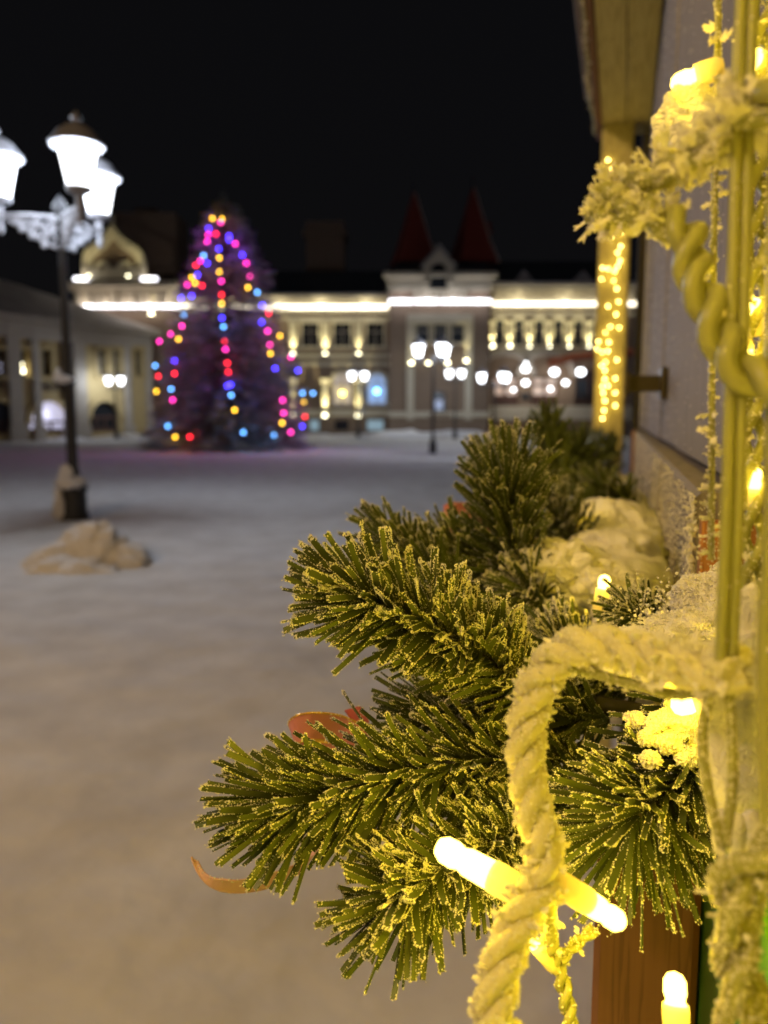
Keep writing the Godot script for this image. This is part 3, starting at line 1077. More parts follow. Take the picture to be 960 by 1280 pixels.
	# wall globes under the canopy and by the doors
	var globes := [[693.0, 465.0, 0.26, 1.1], [726.0, 465.0, 0.26, 1.1], [657.0, 461.0, 0.24, 1.0], [657.5, 454.0, 0.1, 1.0], [657.0, 478.5, 0.20, 0.6], [707.0, 478.5, 0.18, 0.6], [688.0, 486.0, 0.13, 0.6], [642.0, 487.0, 0.12, 0.6]]
	for g in globes:
		var at := Vector3(fx(g[0], Z - g[3], g[1]), fy(g[1], Z - g[3]), z + g[3])
		var which: int = globes.find(g)
		var wl := thing("wall_lamp", ["large white globe lamp under the red canopy", "large white globe lamp under the red canopy", "white globe lamp in the corner between the two portal arches", "tiny lamp just above the globe between the portal arches", "oval lamp just below the globe between the portal arches", "oval lamp between the canopy's two large globes, lower down", "small lamp over the door under the canopy's end", "small lamp over the door beside the middle block"][which], "wall lamp", at, "lamps around the canopy and doors")
		mb = MB.new()
		var prof := []
		for k in 9:
			prof.append(Vector2(sin(PI * k / 8) * g[2], -cos(PI * k / 8) * g[2] * 0.8))
		mb.lathe(prof, 12, at)
		part("lamp_globe", mb, M.far_lantern_glow, wl)
		mb = MB.new()
		mb.tube([at + Vector3(0, g[2] * 0.7, 0), at + Vector3(0, g[2] * 0.7 + 0.12, 0), at + Vector3(0, g[2] * 0.7 + 0.16, -g[3] + 0.01)], [0.03], 6)
		part("bracket", mb, M.iron, wl)
		omni(wl, at, Color(1.0, 0.93, 0.82), 0.5 * g[2] / 0.2, g[2])
	# low dark railing and bench in front
	var bench := thing("bench", "dark slatted bench standing in the snow before the middle block", "bench", on_ground(549, 546))
	var o := bench.position
	for k in 3:
		mb = MB.new()
		mb.box(o + Vector3(0, 0.48, -0.2 + k * 0.16), Vector3(2.0, 0.05, 0.13))
		part("slat", mb, M.door_wood, bench)
	for k in 3:
		mb = MB.new()
		mb.box(o + Vector3(0, 0.62 + k * 0.15, -0.32 - k * 0.03), Vector3(2.0, 0.12, 0.05))
		part("slat", mb, M.door_wood, bench)
	for sgn in [-1.0, 1.0]:
		mb = MB.new()
		mb.box(o + Vector3(sgn * 0.85, 0.22, 0.0), Vector3(0.07, 0.46, 0.4))
		mb.box(o + Vector3(sgn * 0.85, 0.7, -0.38), Vector3(0.07, 0.6, 0.06))
		part("leg", mb, M.iron, bench)


# ---------------------------------------------------------------- the yellow arcade building
func build_arcade() -> void:
	var A := on_ground(-70, 553)
	var B := on_ground(192, 546)
	var dir := (B - A)
	dir.y = 0
	var length := dir.length()
	dir = dir.normalized()
	var nrm := dir.cross(Vector3.UP).normalized()       # towards the square
	var bs := Basis(dir, Vector3.UP, nrm)
	var b := thing("arcade_building", "low yellow and white arcade building with snowy hipped roof", "building", A)
	var H := 6.5
	# pixel column -> distance along the front
	var along := func(u: float) -> float:
		var r := P(u, 522, 1.0) - EYE
		r.y = 0
		var den := r.x * dir.z - r.z * dir.x
		var w := A - EYE
		return (w.z * r.x - w.x * r.z) / (-den)
	var to := func(mb: MB) -> MB:
		for i in mb.v.size():
			mb.v[i] = A + bs * mb.v[i]
			mb.n[i] = bs * mb.n[i]
		return mb
	var dist := func(u: float) -> float:
		var p: Vector3 = A + dir * along.call(u)
		return -p.z
	var hy := func(u: float, v: float) -> float:
		return fy(v, dist.call(u))
	var holes := []
	var wins := [6.0, 33.0, 61.0, 130.0, 148.0, 175.0]
	for u in wins:
		var x: float = along.call(u)
		holes.append([x - 0.30, hy.call(u, 470.0), x + 0.30, hy.call(u, 437.0)])
	var arches := [[-2.0, 1.15, M.grey_pane], [62.0, 1.2, M.shop_window], [131.0, 1.0, M.dark_pane]]
	for d in arches:
		var x: float = along.call(d[0])
		holes.append([x - d[1], 0.35, x + d[1], hy.call(d[0], 501.0)])
	var mb := MB.new()
	wall_with_holes(mb, 0, -0.3, length, H, 0, holes, 0.4)
	shell(mb, 0, length, -0.3, H, 0, -9.0)
	part("wall", to.call(mb), M.ochre_wall, b)
	for u in wins:
		var x: float = along.call(u)
		mb = MB.new()
		var y0: float = hy.call(u, 470.0)
		var y1: float = hy.call(u, 437.0)
		mb.box(Vector3(x, y0 - 0.08, 0.08), Vector3(1.0, 0.15, 0.2))
		mb.box(Vector3(x, y1 + 0.1, 0.08), Vector3(1.0, 0.2, 0.2))
		for sgn in [-1.0, 1.0]:
			mb.box(Vector3(x + sgn * 0.4, (y0 + y1) / 2, 0.05), Vector3(0.2, y1 - y0, 0.13))
		var w := part("window", to.call(mb), M.ochre_wall, b)
		mb = MB.new()
		mb.box(Vector3(x, (y0 + y1) / 2, -0.3), Vector3(0.62, y1 - y0, 0.04))
		part("pane", to.call(mb), M.dark_pane, w)
		mb = MB.new()
		mb.box(Vector3(x, (y0 + y1) / 2, -0.26), Vector3(0.06, y1 - y0, 0.05))
		mb.box(Vector3(x, lerpf(y0, y1, 0.6), -0.262), Vector3(0.6, 0.06, 0.04))
		part("glazing_bar", to.call(mb), M.pale_render, w)
		if u == 33.0 or u == 6.0:
			for k in 2:
				mb = MB.new()
				var r := 0.13 if k == 0 and u > 30 else 0.07
				var c := Vector3(x + 0.02, lerpf(y0, y1, 0.2 + 0.24 * k), -0.16)
				mb.lathe([Vector2(0, -r), Vector2(r * 0.7, -r * 0.7), Vector2(r, 0), Vector2(r * 0.7, r * 0.7), Vector2(0, r)], 10, c)
				part("window_lamp", to.call(mb), M.uplight_glow if u > 30 else M.shop_window, w)
	# white pilasters, plinth, belt and eaves
	for u in [-30.0, 20.0, 47.0, 84.0, 101.0, 160.0, 188.0]:
		var x: float = minf(along.call(u), length - 0.25)
		mb = MB.new()
		var wide := 0.75 if u in [20.0, 101.0] else 0.42
		mb.box(Vector3(x, H / 2 - 0.1, 0.09), Vector3(wide, H - 0.5, 0.2))
		mb.box(Vector3(x, 0.3, 0.14), Vector3(wide + 0.2, 0.9, 0.3))
		part("pilaster", to.call(mb), M.pale_render, b)
	mb = MB.new()
	mb.box(Vector3(length / 2, H - 0.15, 0.25), Vector3(length + 0.6, 0.3, 0.6))
	mb.box(Vector3(length / 2, H - 0.75, 0.08), Vector3(length, 0.8, 0.18))
	part("eaves_cornice", to.call(mb), M.pale_render, b)
	for d in arches:
		var x: float = along.call(d[0])
		var r: float = d[1]
		var cy: float = float(hy.call(d[0], 501.0)) - r
		mb = MB.new()
		for k in 12:
			var a0: float = PI * k / 12
			var a1: float = PI * (k + 1) / 12
			mb.prism(PackedVector2Array([Vector2(x + cos(a0) * (r - 0.03), cy + sin(a0) * (r - 0.03)), Vector2(x + cos(a0) * (r + 0.25), cy + sin(a0) * (r + 0.25)), Vector2(x + cos(a1) * (r + 0.25), cy + sin(a1) * (r + 0.25)), Vector2(x + cos(a1) * (r - 0.03), cy + sin(a1) * (r - 0.03))]), -0.02, 0.14)
			var corner := Vector2(x + (r if k < 6 else -r), cy + r)
			mb.prism(PackedVector2Array([Vector2(x + cos(a0) * r, cy + sin(a0) * r), corner, Vector2(x + cos(a1) * r, cy + sin(a1) * r)]), -0.2, -0.01)
		var arch := part("arch", to.call(mb), M.ochre_wall, b)
		mb = MB.new()
		mb.box(Vector3(x, (0.35 + cy + r) / 2, -0.34), Vector3(r * 2.0, cy + r - 0.35, 0.04))
		var pane := part("shop_window" if d[0] == 62.0 else "pane", to.call(mb), d[2], arch)
		if d[0] == 62.0:
			omni(pane, A + bs * Vector3(x, 1.4, -0.1), Color(0.85, 0.85, 1.0), 0.35, 0.3)
		mb = MB.new()
		for q in 4:
			var bx: float = x + lerpf(-r, r, [0.0, 0.31, 0.60, 0.97][q])
			mb.box(Vector3(bx, (0.35 + cy) / 2 + 0.05, -0.28), Vector3(0.12, cy - 0.3, 0.1))
		mb.box(Vector3(x, cy + 0.05, -0.28), Vector3(r * 2.0, 0.13, 0.1))
		mb.box(Vector3(x, 0.47, -0.28), Vector3(r * 2.0, 0.24, 0.1))
		part("door_frame", to.call(mb), M.door_wood, arch)
	# lettering boards, too blurred to read: rows of dark strokes
	for d in [[64.0, 483.0, 8], [3.0, 481.0, 7]]:
		mb = MB.new()
		for k in d[2]:
			var x: float = along.call(float(d[0])) + (k - d[2] / 2.0 + 0.5) * 0.23
			var y: float = hy.call(d[0], d[1])
			mb.box(Vector3(x - 0.06, y, 0.03), Vector3(0.05, 0.52, 0.05))
			if k % 3 != 1:
				mb.box(Vector3(x + 0.07, y, 0.03), Vector3(0.05, 0.52, 0.05))
			mb.box(Vector3(x + 0.005, y + (0.22 if k % 2 else 0.0), 0.028), Vector3(0.12, 0.06, 0.04))
			if k % 3 == 1:
				mb.box(Vector3(x + 0.005, y - 0.23, 0.028), Vector3(0.12, 0.06, 0.04))
		part("sign_lettering", to.call(mb), M.sign_letters, b)
	# hipped roof, its hip towards the far end
	mb = MB.new()
	var a := Vector3(-6, H + 0.02, 0.6)
	var e := Vector3(length + 0.5, H + 0.02, 0.6)
	var e2 := Vector3(length + 0.5, H + 0.02, -9.5)
	var a2 := Vector3(-6, H + 0.02, -9.5)
	var rx: float = along.call(78.0)
	var ra := Vector3(-6, H + 2.9, -4.4)
	var re := Vector3(rx, H + 2.5, -4.4)
	mb.quad(a, e, re, ra)
	mb.tri(e, e2, re)
	mb.quad(e2, a2, ra, re)
	mb.quad(a2, e2, e, a)
	part("roof", to.call(mb), M.snowy_roof, b)
	# stone pot with a dark cone in front
	var at := on_ground(112, 547)
	var pot := thing("planter", "small dark maroon planter before the yellow arcade", "planter", at)
	mb = MB.new()
	mb.lathe([Vector2(0.0, 0.0), Vector2(0.55, 0.0), Vector2(0.6, 0.12), Vector2(0.36, 0.3), Vector2(0.33, 0.55), Vector2(0.42, 0.62), Vector2(0.0, 0.62)], 12, at + Vector3(0, -0.02, 0))
	part("bowl", mb, M.maroon, pot)
	mb = MB.new()
	mb.lathe([Vector2(0.34, 0.58), Vector2(0.26, 0.8), Vector2(0.1, 0.95), Vector2(0.0, 0.98)], 12, at)
	part("plant", mb, M.maroon, pot)


# ---------------------------------------------------------------- the christmas tree
func tree_radius(t: float) -> float:                   # t 0 at the foot, 1 at the tip
	return 3.05 * pow(1.0 - t, 0.66) * (1.0 if t > 0.08 else 0.88 + 1.5 * t)

func build_tree() -> void:
	var at := on_ground(287, 561)
	at.y = 0.0
	var H := fy(262, -at.z) + 0.1
	var tr := thing("christmas_tree", "tall frosted christmas tree covered in coloured lights on the square", "tree", at)
	var mb := MB.new()
	mb.tube([at + Vector3(0, -0.1, 0), at + Vector3(0, H * 0.5, 0), at + Vector3(0, H * 0.98, 0)], [0.16, 0.09, 0.015], 8)
	part("trunk", mb, M.trunk_bark, tr)
	# one spray: a twig with short needles to both sides and above
	mb = MB.new()
	for k in 13:
		var y := k / 12.0
		var w := 0.34 * (1.0 - y * 0.6)
		for sgn in [-1.0, 1.0, 0.0]:
			var d := Vector3(sgn * w, 0.16, 0.16 if sgn == 0.0 else -0.05)
			var p := Vector3(0, y, 0)
			mb.tri(p + Vector3(0, -0.022, 0), p + Vector3(0, 0.022, 0), p + d)
	mb.tri(Vector3(-0.015, 0, 0), Vector3(0.015, 0, 0), Vector3(0, 1.05, 0))
	var spray := mb.mesh()
	var where := []
	var cols := []
	var limbs := MB.new()
	rng.seed = 77
	var boughs := 520
	for k in boughs:
		var t := pow((k + 0.5) / boughs, 1.35)
		t = clampf(t, 0.0, 0.995)
		var ang := k * 2.399963 + rng.randf_range(-0.2, 0.2)
		var r := tree_radius(t) * rng.randf_range(0.80, 1.10) + 0.06
		var y := t * H + 0.1
		var dir := Vector3(cos(ang), 0, sin(ang))
		var droop := lerpf(-0.22, 0.25, t)
		var tip := at + Vector3(0, y, 0) + dir * r + Vector3(0, droop * r, 0)
		tip.y = maxf(tip.y, 0.08)
		var root := at + Vector3(0, y + 0.1 * r, 0)
		limbs.tube([root, root.lerp(tip, 0.5) + Vector3(0, 0.06 * r, 0), tip], [0.03, 0.018, 0.006], 4, false)
		var n := int(4 + r * 6.0)
		for i in n:
			var f := lerpf(0.22, 1.0, (i + rng.randf()) / n)
			var p := root.lerp(tip, f) + Vector3(0, 0.24 * r * f * (1.0 - f), 0)
			var out := (dir + dir.cross(Vector3.UP) * rng.randf_range(-1.1, 1.1) + Vector3(0, rng.randf_range(-0.55, 0.35), 0)).normalized()
			var len := rng.randf_range(0.34, 0.66) * (0.55 + 0.45 * (1.0 - t))
			var bs := aim(out, rng.randf_range(-0.7, 0.7)) * Basis.from_scale(Vector3(len, len, len))
			where.append(Transform3D(bs, p))
			var frost := clampf(rng.randfn(0.32, 0.22), 0.0, 1.0)
			cols.append(Color(0.035, 0.05, 0.04).lerp(Color(0.72, 0.70, 0.74), frost * frost + 0.15))
	for i in 26:                                   # leader
		var p := at + Vector3(rng.randf_range(-0.05, 0.05), H * 0.95 + i * 0.03, rng.randf_range(-0.05, 0.05))
		where.append(Transform3D(aim(Vector3(rng.randf_range(-1, 1), 1.6, rng.randf_range(-1, 1))) * Basis.from_scale(Vector3.ONE * 0.28), p))
		cols.append(Color(0.10, 0.11, 0.10))
	part("limbs", limbs, M.trunk_bark, tr)
	multi("crown", spray, M.tree_needles, where, tr, cols)
	# bulbs where the photograph shows them (pixels of an enlarged crop), set on the crown's skin
	var K := {
		"yellow": [[360, 162], [405, 165], [392, 348], [392, 413], [263, 440], [278, 466], [403, 563], [200, 730], [527, 487], [677, 715], [633, 798], [96, 976], [789, 1026], [464, 1064], [688, 1125], [184, 1191]],
		"pink": [[340, 238], [335, 270], [467, 282], [303, 362], [242, 475], [402, 457], [519, 372], [537, 435], [216, 668], [163, 706], [110, 740], [421, 778], [620, 692], [630, 757], [729, 815], [172, 1016], [690, 1017], [695, 1078], [728, 1168], [398, 180]],
		"red": [[376, 235], [282, 382], [310, 478], [403, 522], [416, 740], [434, 885], [430, 843], [624, 608], [181, 892], [105, 905], [253, 1190], [795, 1095]],
		"blue": [[342, 210], [438, 245], [438, 262], [390, 305], [501, 334], [335, 372], [290, 428], [213, 537], [262, 527], [405, 630], [594, 570], [592, 650], [181, 832], [655, 868], [763, 878], [445, 945], [430, 950], [783, 1140]],
		"sky": [[318, 337], [225, 615], [411, 672], [90, 855], [165, 965], [448, 994], [571, 510], [783, 985], [833, 985], [149, 1140], [505, 1169], [650, 1182]],
	}
	var tone := {"yellow": [1.0, 0.56, 0.02], "pink": [1.0, 0.03, 0.42], "red": [1.0, 0.015, 0.03], "blue": [0.05, 0.03, 1.0], "sky": [0.12, 0.42, 1.0]}
	var mats := {}
	for key in tone:
		var t: Array = tone[key]
		mats[key] = glow("bulb_" + key, t[0], t[1], t[2], 11.0 if key != "blue" else 16.0)
	var lists := [[], [], [], [], []]
	for key in K:
		for q in K[key]:
			var x: float = q[0]
			var y: float = q[1]
			var mid := 392.0 + maxf(0.0, y - 348.0) * 0.085
			var which := 0
			if absf(x - mid) > 46.0 or y < 300.0:
				if x < mid:
					which = 1 if y < 520 or x > 150 else 2
				else:
					which = 3 if x < 705 else 4
			lists[which].append([y, x, key])
	var ball := MB.new()
	ball.lathe([Vector2(0, -0.05), Vector2(0.035, -0.035), Vector2(0.05, 0), Vector2(0.035, 0.035), Vector2(0, 0.05)], 8, Vector3.ZERO)
	var ball_mesh := ball.mesh()
	for s in lists:
		s.sort_custom(func(a, c): return a[0] < c[0])
		var line := []
		var pts := []
		for q in s:
			var u: float = 170.0 + q[1] / 3.765
			var v: float = 230.0 + q[0] / 3.765
			var ray := (P(u, v, 1.0) - EYE).normalized()
			# walk the ray until it meets the crown's cone; graze it where the ray passes beside
			var best := 1e9
			var hit := Vector3.ZERO
			for i in 240:
				var p := EYE + ray * (-at.z - 3.6 + i * 0.02)
				var rad := Vector2(p.x - at.x, p.z - at.z).length()
				var gap := rad - tree_radius(clampf((p.y - 0.1) / H, 0.0, 1.0)) * 1.04 - 0.08
				if gap < best:
					best = gap
					hit = p
				if gap <= 0.0:
					break
			line.append(hit)
			pts.append([hit, q[2]])
		var st := thing("tree_light_string", "string of coloured bulbs hanging down the christmas tree", "string lights", line[0], "coloured light strings on the christmas tree")
		mb = MB.new()
		mb.tube(line, [0.008], 4, false)
		part("cord", mb, M.iron, st)
		for q in pts:
			var o := MeshInstance3D.new()
			o.name = "bulb"
			o.mesh = ball_mesh
			o.material_override = mats[q[1]]
			st.add_child(o, true)
			o.global_position = q[0]
			var t: Array = tone[q[1]]
			omni(o, q[0], lin(t[0], t[1], t[2]), 0.11 if q[1] != "blue" else 0.20, 0.04)


# ---------------------------------------------------------------- street lamps
func lantern(parent: Node3D, at: Vector3, k: float, m: Material, colour: Color, energy: float, sides := 6) -> void:
	# at: top of the arm; the lantern stands on it. k scales it; at 1 the glass is 0.44 m wide
	var mb := MB.new()
	mb.lathe([Vector2(0.0, 0.0), Vector2(0.035, 0.0), Vector2(0.05, 0.05), Vector2(0.03, 0.08), Vector2(0.13, 0.13), Vector2(0.15, 0.17), Vector2(0.0, 0.172)].map(func(p): return p * k), 10, at)
	var l := part("lantern", mb, M.frosted_iron, parent)
	mb = MB.new()
	mb.lathe([Vector2(0.0, 0.176), Vector2(0.13, 0.176), Vector2(0.222, 0.60), Vector2(0.0, 0.602)].map(func(p): return p * k), sides, at, Basis(), false, 0.3)
	part("lamp_glass", mb, m, l)
	mb = MB.new()
	mb.lathe([Vector2(0.0, 0.606), Vector2(0.285, 0.60), Vector2(0.295, 0.625), Vector2(0.25, 0.68), Vector2(0.19, 0.76), Vector2(0.11, 0.815), Vector2(0.05, 0.84), Vector2(0.035, 0.87), Vector2(0.06, 0.90), Vector2(0.03, 0.94), Vector2(0.0, 0.98)].map(func(p): return p * k), 12, at)
	part("cap", mb, M.frosted_iron, l)
	omni(l, at + Vector3(0, 0.4 * k, 0), colour, energy, 0.12 * k)

func spiral(mb: MB, at: Vector3, ax: Vector3, ay: Vector3, r: float, turns: float, start: float, thick: float) -> void:
	var pts := []
	var n := int(turns * 14)
	for i in n + 1:
		var f := float(i) / n
		var a := start + turns * TAU * f
		pts.append(at + (ax * cos(a) + ay * sin(a)) * r * (1.0 - 0.8 * f))
	mb.tube(pts, [thick], 6)

func street_lamp(label: String, at: Vector3, head: float, k: float, arms: Array, arm_len: float, energy: float, near: bool, group := "", colour := Color(0.90, 0.94, 1.0)) -> Node3D:
	var l := thing("street_lamp", label, "street lamp", at, group)
	var up := Vector3.UP
	var mb := MB.new()
	var sides := 16 if near else 8
	mb.lathe([Vector2(0, -0.1), Vector2(0.17, -0.1), Vector2(0.17, 0.05), Vector2(0.15, 0.07), Vector2(0.145, 0.34), Vector2(0.17, 0.37), Vector2(0.17, 0.40), Vector2(0.10, 0.44), Vector2(0.075, 0.6), Vector2(0.0, 0.6)].map(func(p): return p * k), sides, at)
	part("base", mb, M.iron, l)
	mb = MB.new()
	mb.lathe([Vector2(0.066 * k, 0.55 * k), Vector2(0.06 * k, head * 0.45), Vector2(0.075 * k, head * 0.46), Vector2(0.075 * k, head * 0.475), Vector2(0.052 * k, head * 0.49), Vector2(0.045 * k, head - 0.1), Vector2(0.07 * k, head - 0.06), Vector2(0.05 * k, head), Vector2(0.075 * k, head + 0.06), Vector2(0.085 * k, head + 0.13 * k), Vector2(0.03 * k, head + 0.22 * k), Vector2(0, head + 0.26 * k)], sides, at)
	part("pole", mb, M.iron, l)
	if near:
		var hn := FastNoiseLite.new()
		hn.seed = 3
		hn.frequency = 9.0
		mb = MB.new()
		mb.blob(at + Vector3(-0.02, 0.44 * k, 0.03), Vector3(0.19, 0.10, 0.19) * k, hn, 0.5, 12, 20)
		mb.blob(at + Vector3(-0.06, 0.52 * k, 0.04), Vector3(0.10, 0.16, 0.10) * k, hn, 0.4, 12, 16)
		mb.blob(at + Vector3(-0.03, head * 0.475, 0.03), Vector3(0.12, 0.05, 0.12) * k, hn, 0.5, 10, 16)
		mb.blob(at + Vector3(-0.10, head * 0.485, 0.03), Vector3(0.05, 0.08, 0.05) * k, hn, 0.5, 10, 16)
		part("snow_cap", mb, M.clean_snow, l)
		mb = MB.new()
		mb.blob(at + Vector3(-0.14, 0.18, 0.09), Vector3(0.08, 0.2, 0.1), hn, 0.5, 12, 16)
		part("snow_drift", mb, M.heaped_snow, l)
	var m: Material = M.lantern_glow if near else M.far_lantern_glow
	var hy := at + up * head
	for a in arms:
		var dir := Vector3(cos(a), 0, -sin(a))
		var end := hy + dir * arm_len
		mb = MB.new()
		mb.tube([hy, hy + dir * arm_len * 0.5 + up * 0.012, end + dir * 0.02], [0.026 * k, 0.022 * k, 0.026 * k], 8)
		mb.lathe([Vector2(0.0, -0.22), Vector2(0.03, -0.19), Vector2(0.042, -0.13), Vector2(0.022, -0.07), Vector2(0.04, -0.03), Vector2(0.045, 0.0), Vector2(0.03, 0.03), Vector2(0.0, 0.03)].map(func(p): return p * k), 10, end)
		if near:
			# cast scrollwork filling the bracket under the arm
			mb.tube(smooth_path([hy + up * -0.36, hy + dir * arm_len * 0.25 + up * -0.30, hy + dir * arm_len * 0.55 + up * -0.16, hy + dir * arm_len * 0.9 + up * -0.05], 0.04), [0.02], 6)
			for q in [[0.16, -0.24, 0.10], [0.36, -0.17, 0.085], [0.56, -0.10, 0.06], [0.20, -0.10, 0.07], [0.40, -0.06, 0.045], [0.72, -0.055, 0.04]]:
				spiral(mb, hy + dir * arm_len * q[0] + up * q[1], dir, up, q[2] * 1.2, 1.6, q[0] * 9.0, 0.016)
			for q in [[0.30, -0.30], [0.5, -0.20], [0.66, -0.13]]:
				mb.lathe([Vector2(0, -0.06), Vector2(0.035, -0.04), Vector2(0.03, 0.02), Vector2(0, 0.05)], 8, hy + dir * arm_len * q[0] + up * q[1])
		part("arm", mb, M.frosted_iron if near else M.iron, l)
		lantern(l, end + up * 0.02, k, m, colour, energy)
	return l

func build_lamps() -> void:
	var cold := Color(0.90, 0.94, 1.0)
	var at := on_ground(94, 646)
	at.y = -0.03
	var head: float = fy(269, -at.z)
	street_lamp("tall iron lamp post with three frosted lanterns and snow on its base", at, head, 1.0, [deg_to_rad(190.0), deg_to_rad(310.0), deg_to_rad(70.0)], 0.66, 3.5, true, "", cold)
	at = P(541, 566, 26.5)
	at.y = 0.0
	street_lamp("dark lamp post with bright lanterns before the middle block of the building", at, fy(452, -at.z), 0.85, [deg_to_rad(178.0), deg_to_rad(298.0), deg_to_rad(40.0)], 0.52, 2.6, false)
	for d in [[146.0, 485.0, 44.0, [175.0, 5.0], "lamp post with two round lanterns before the yellow arcade building", ""], [448.0, 479.0, 44.0, [176.0, 4.0], "lamp post with two lanterns before the lit arched windows", ""], [568.5, 476.0, 45.0, [180.0, 0.0], "lamp post with two lanterns before the brown middle block's edge", ""], [617.0, 482.0, 36.0, [170.0, 300.0, 20.0], "lamp post with three clustered lanterns before the wing with arched windows", ""]]:
		at = P(d[0], 545, d[2])
		at.y = 0.0
		var arms: Array = d[3]
		street_lamp(d[4], at, fy(d[1], -at.z), 0.95 if d[2] > 40 else 0.85, arms.map(func(x): return deg_to_rad(x)), 0.36 if d[2] > 40 else 0.6, 2.6 if d[0] < 200 else 1.6, false, d[5])
	# one added, unseen post behind the camera brightens and warms the snow in front
	street_lamp("added unseen lamp post behind the camera that warms the snow", Vector3(-4.4, 0, 1.2), 3.9, 0.9, [deg_to_rad(60.0), deg_to_rad(180.0), deg_to_rad(300.0)], 0.6, 6.5, false, "", Color(1.0, 0.80, 0.53))


# ---------------------------------------------------------------- the market hut
func hbox(mb: MB, x0: float, x1: float, y0: float, y1: float, s0: float, s1: float, e := 0.0) -> void:
	var bs := Basis(hut_x, Vector3.UP, -hut_s)
	var c := hp((x0 + x1) / 2, (y0 + y1) / 2, (s0 + s1) / 2)
	if e > 0.0:
		mb.cbox(c, Vector3(x1 - x0, y1 - y0, s1 - s0), e, bs)
	else:
		mb.box(c, Vector3(x1 - x0, y1 - y0, s1 - s0), bs)

# a board of the hut as a node turned with the wall, so that its grain runs with it
func board(called: String, m: Material, parent: Node3D, x0: float, x1: float, y0: float, y1: float, s0: float, s1: float, e := 0.003) -> MeshInstance3D:
	var mb := MB.new()
	var sz := Vector3(x1 - x0, y1 - y0, s1 - s0)
	if sz.z > sz.y:
		mb.cbox(Vector3.ZERO, Vector3(sz.x, sz.z, sz.y), e, Basis(Vector3.RIGHT, PI / 2))
	else:
		mb.cbox(Vector3.ZERO, sz, e)
	var o := MeshInstance3D.new()
	o.name = called
	o.mesh = mb.mesh()
	o.mesh.surface_set_material(0, m)
	parent.add_child(o, true)
	o.global_transform = Transform3D(Basis(hut_x, Vector3.UP, -hut_s), hp((x0 + x1) / 2, (y0 + y1) / 2, (s0 + s1) / 2))
	return o

func grain_mesh() -> ArrayMesh:                         # one ice grain
	var mb := MB.new()
	var p := [Vector3(0.5, 0.05, 0), Vector3(-0.1, 0.0, 0.48), Vector3(-0.45, 0.08, -0.1), Vector3(0.05, -0.06, -0.5)]
	var t := Vector3(0.06, 0.62, 0.05)
	var b := Vector3(-0.05, -0.45, 0.0)
	for k in 4:
		mb.tri(p[(k + 1) % 4], p[k], t)
		mb.tri(p[k], p[(k + 1) % 4], b)
	return mb.mesh()

func feather_mesh(seed_: int) -> ArrayMesh:             # one feather of hoarfrost, 1 long, growing along y
	var mb := MB.new()
	var r := RandomNumberGenerator.new()
	r.seed = seed_
	var spike := func(a: Vector3, b: Vector3, w: float) -> void:
		var d := (b - a).normalized()
		var s := d.cross(Vector3(0, 0, 1)).normalized() * w
		var z := Vector3(0, 0, w * 0.55)
		mb.tri(a + s, b, a + z); mb.tri(a + z, b, a - s)
		mb.tri(a - s, b, a - z); mb.tri(a - z, b, a + s)
	spike.call(Vector3(0, -0.1, 0), Vector3(r.randf_range(-0.1, 0.1), 1.0, 0), 0.19)
	for k in 6:
		var y := 0.12 + k * 0.13
		for sgn in [-1.0, 1.0]:
			var l := 0.42 * (1.0 - y * 0.6) * r.randf_range(0.6, 1.3)
			spike.call(Vector3(0, y - 0.05, 0), Vector3(sgn * l * 0.8, y + l * 0.75, r.randf_range(-0.2, 0.2)), 0.13)
	return mb.mesh()

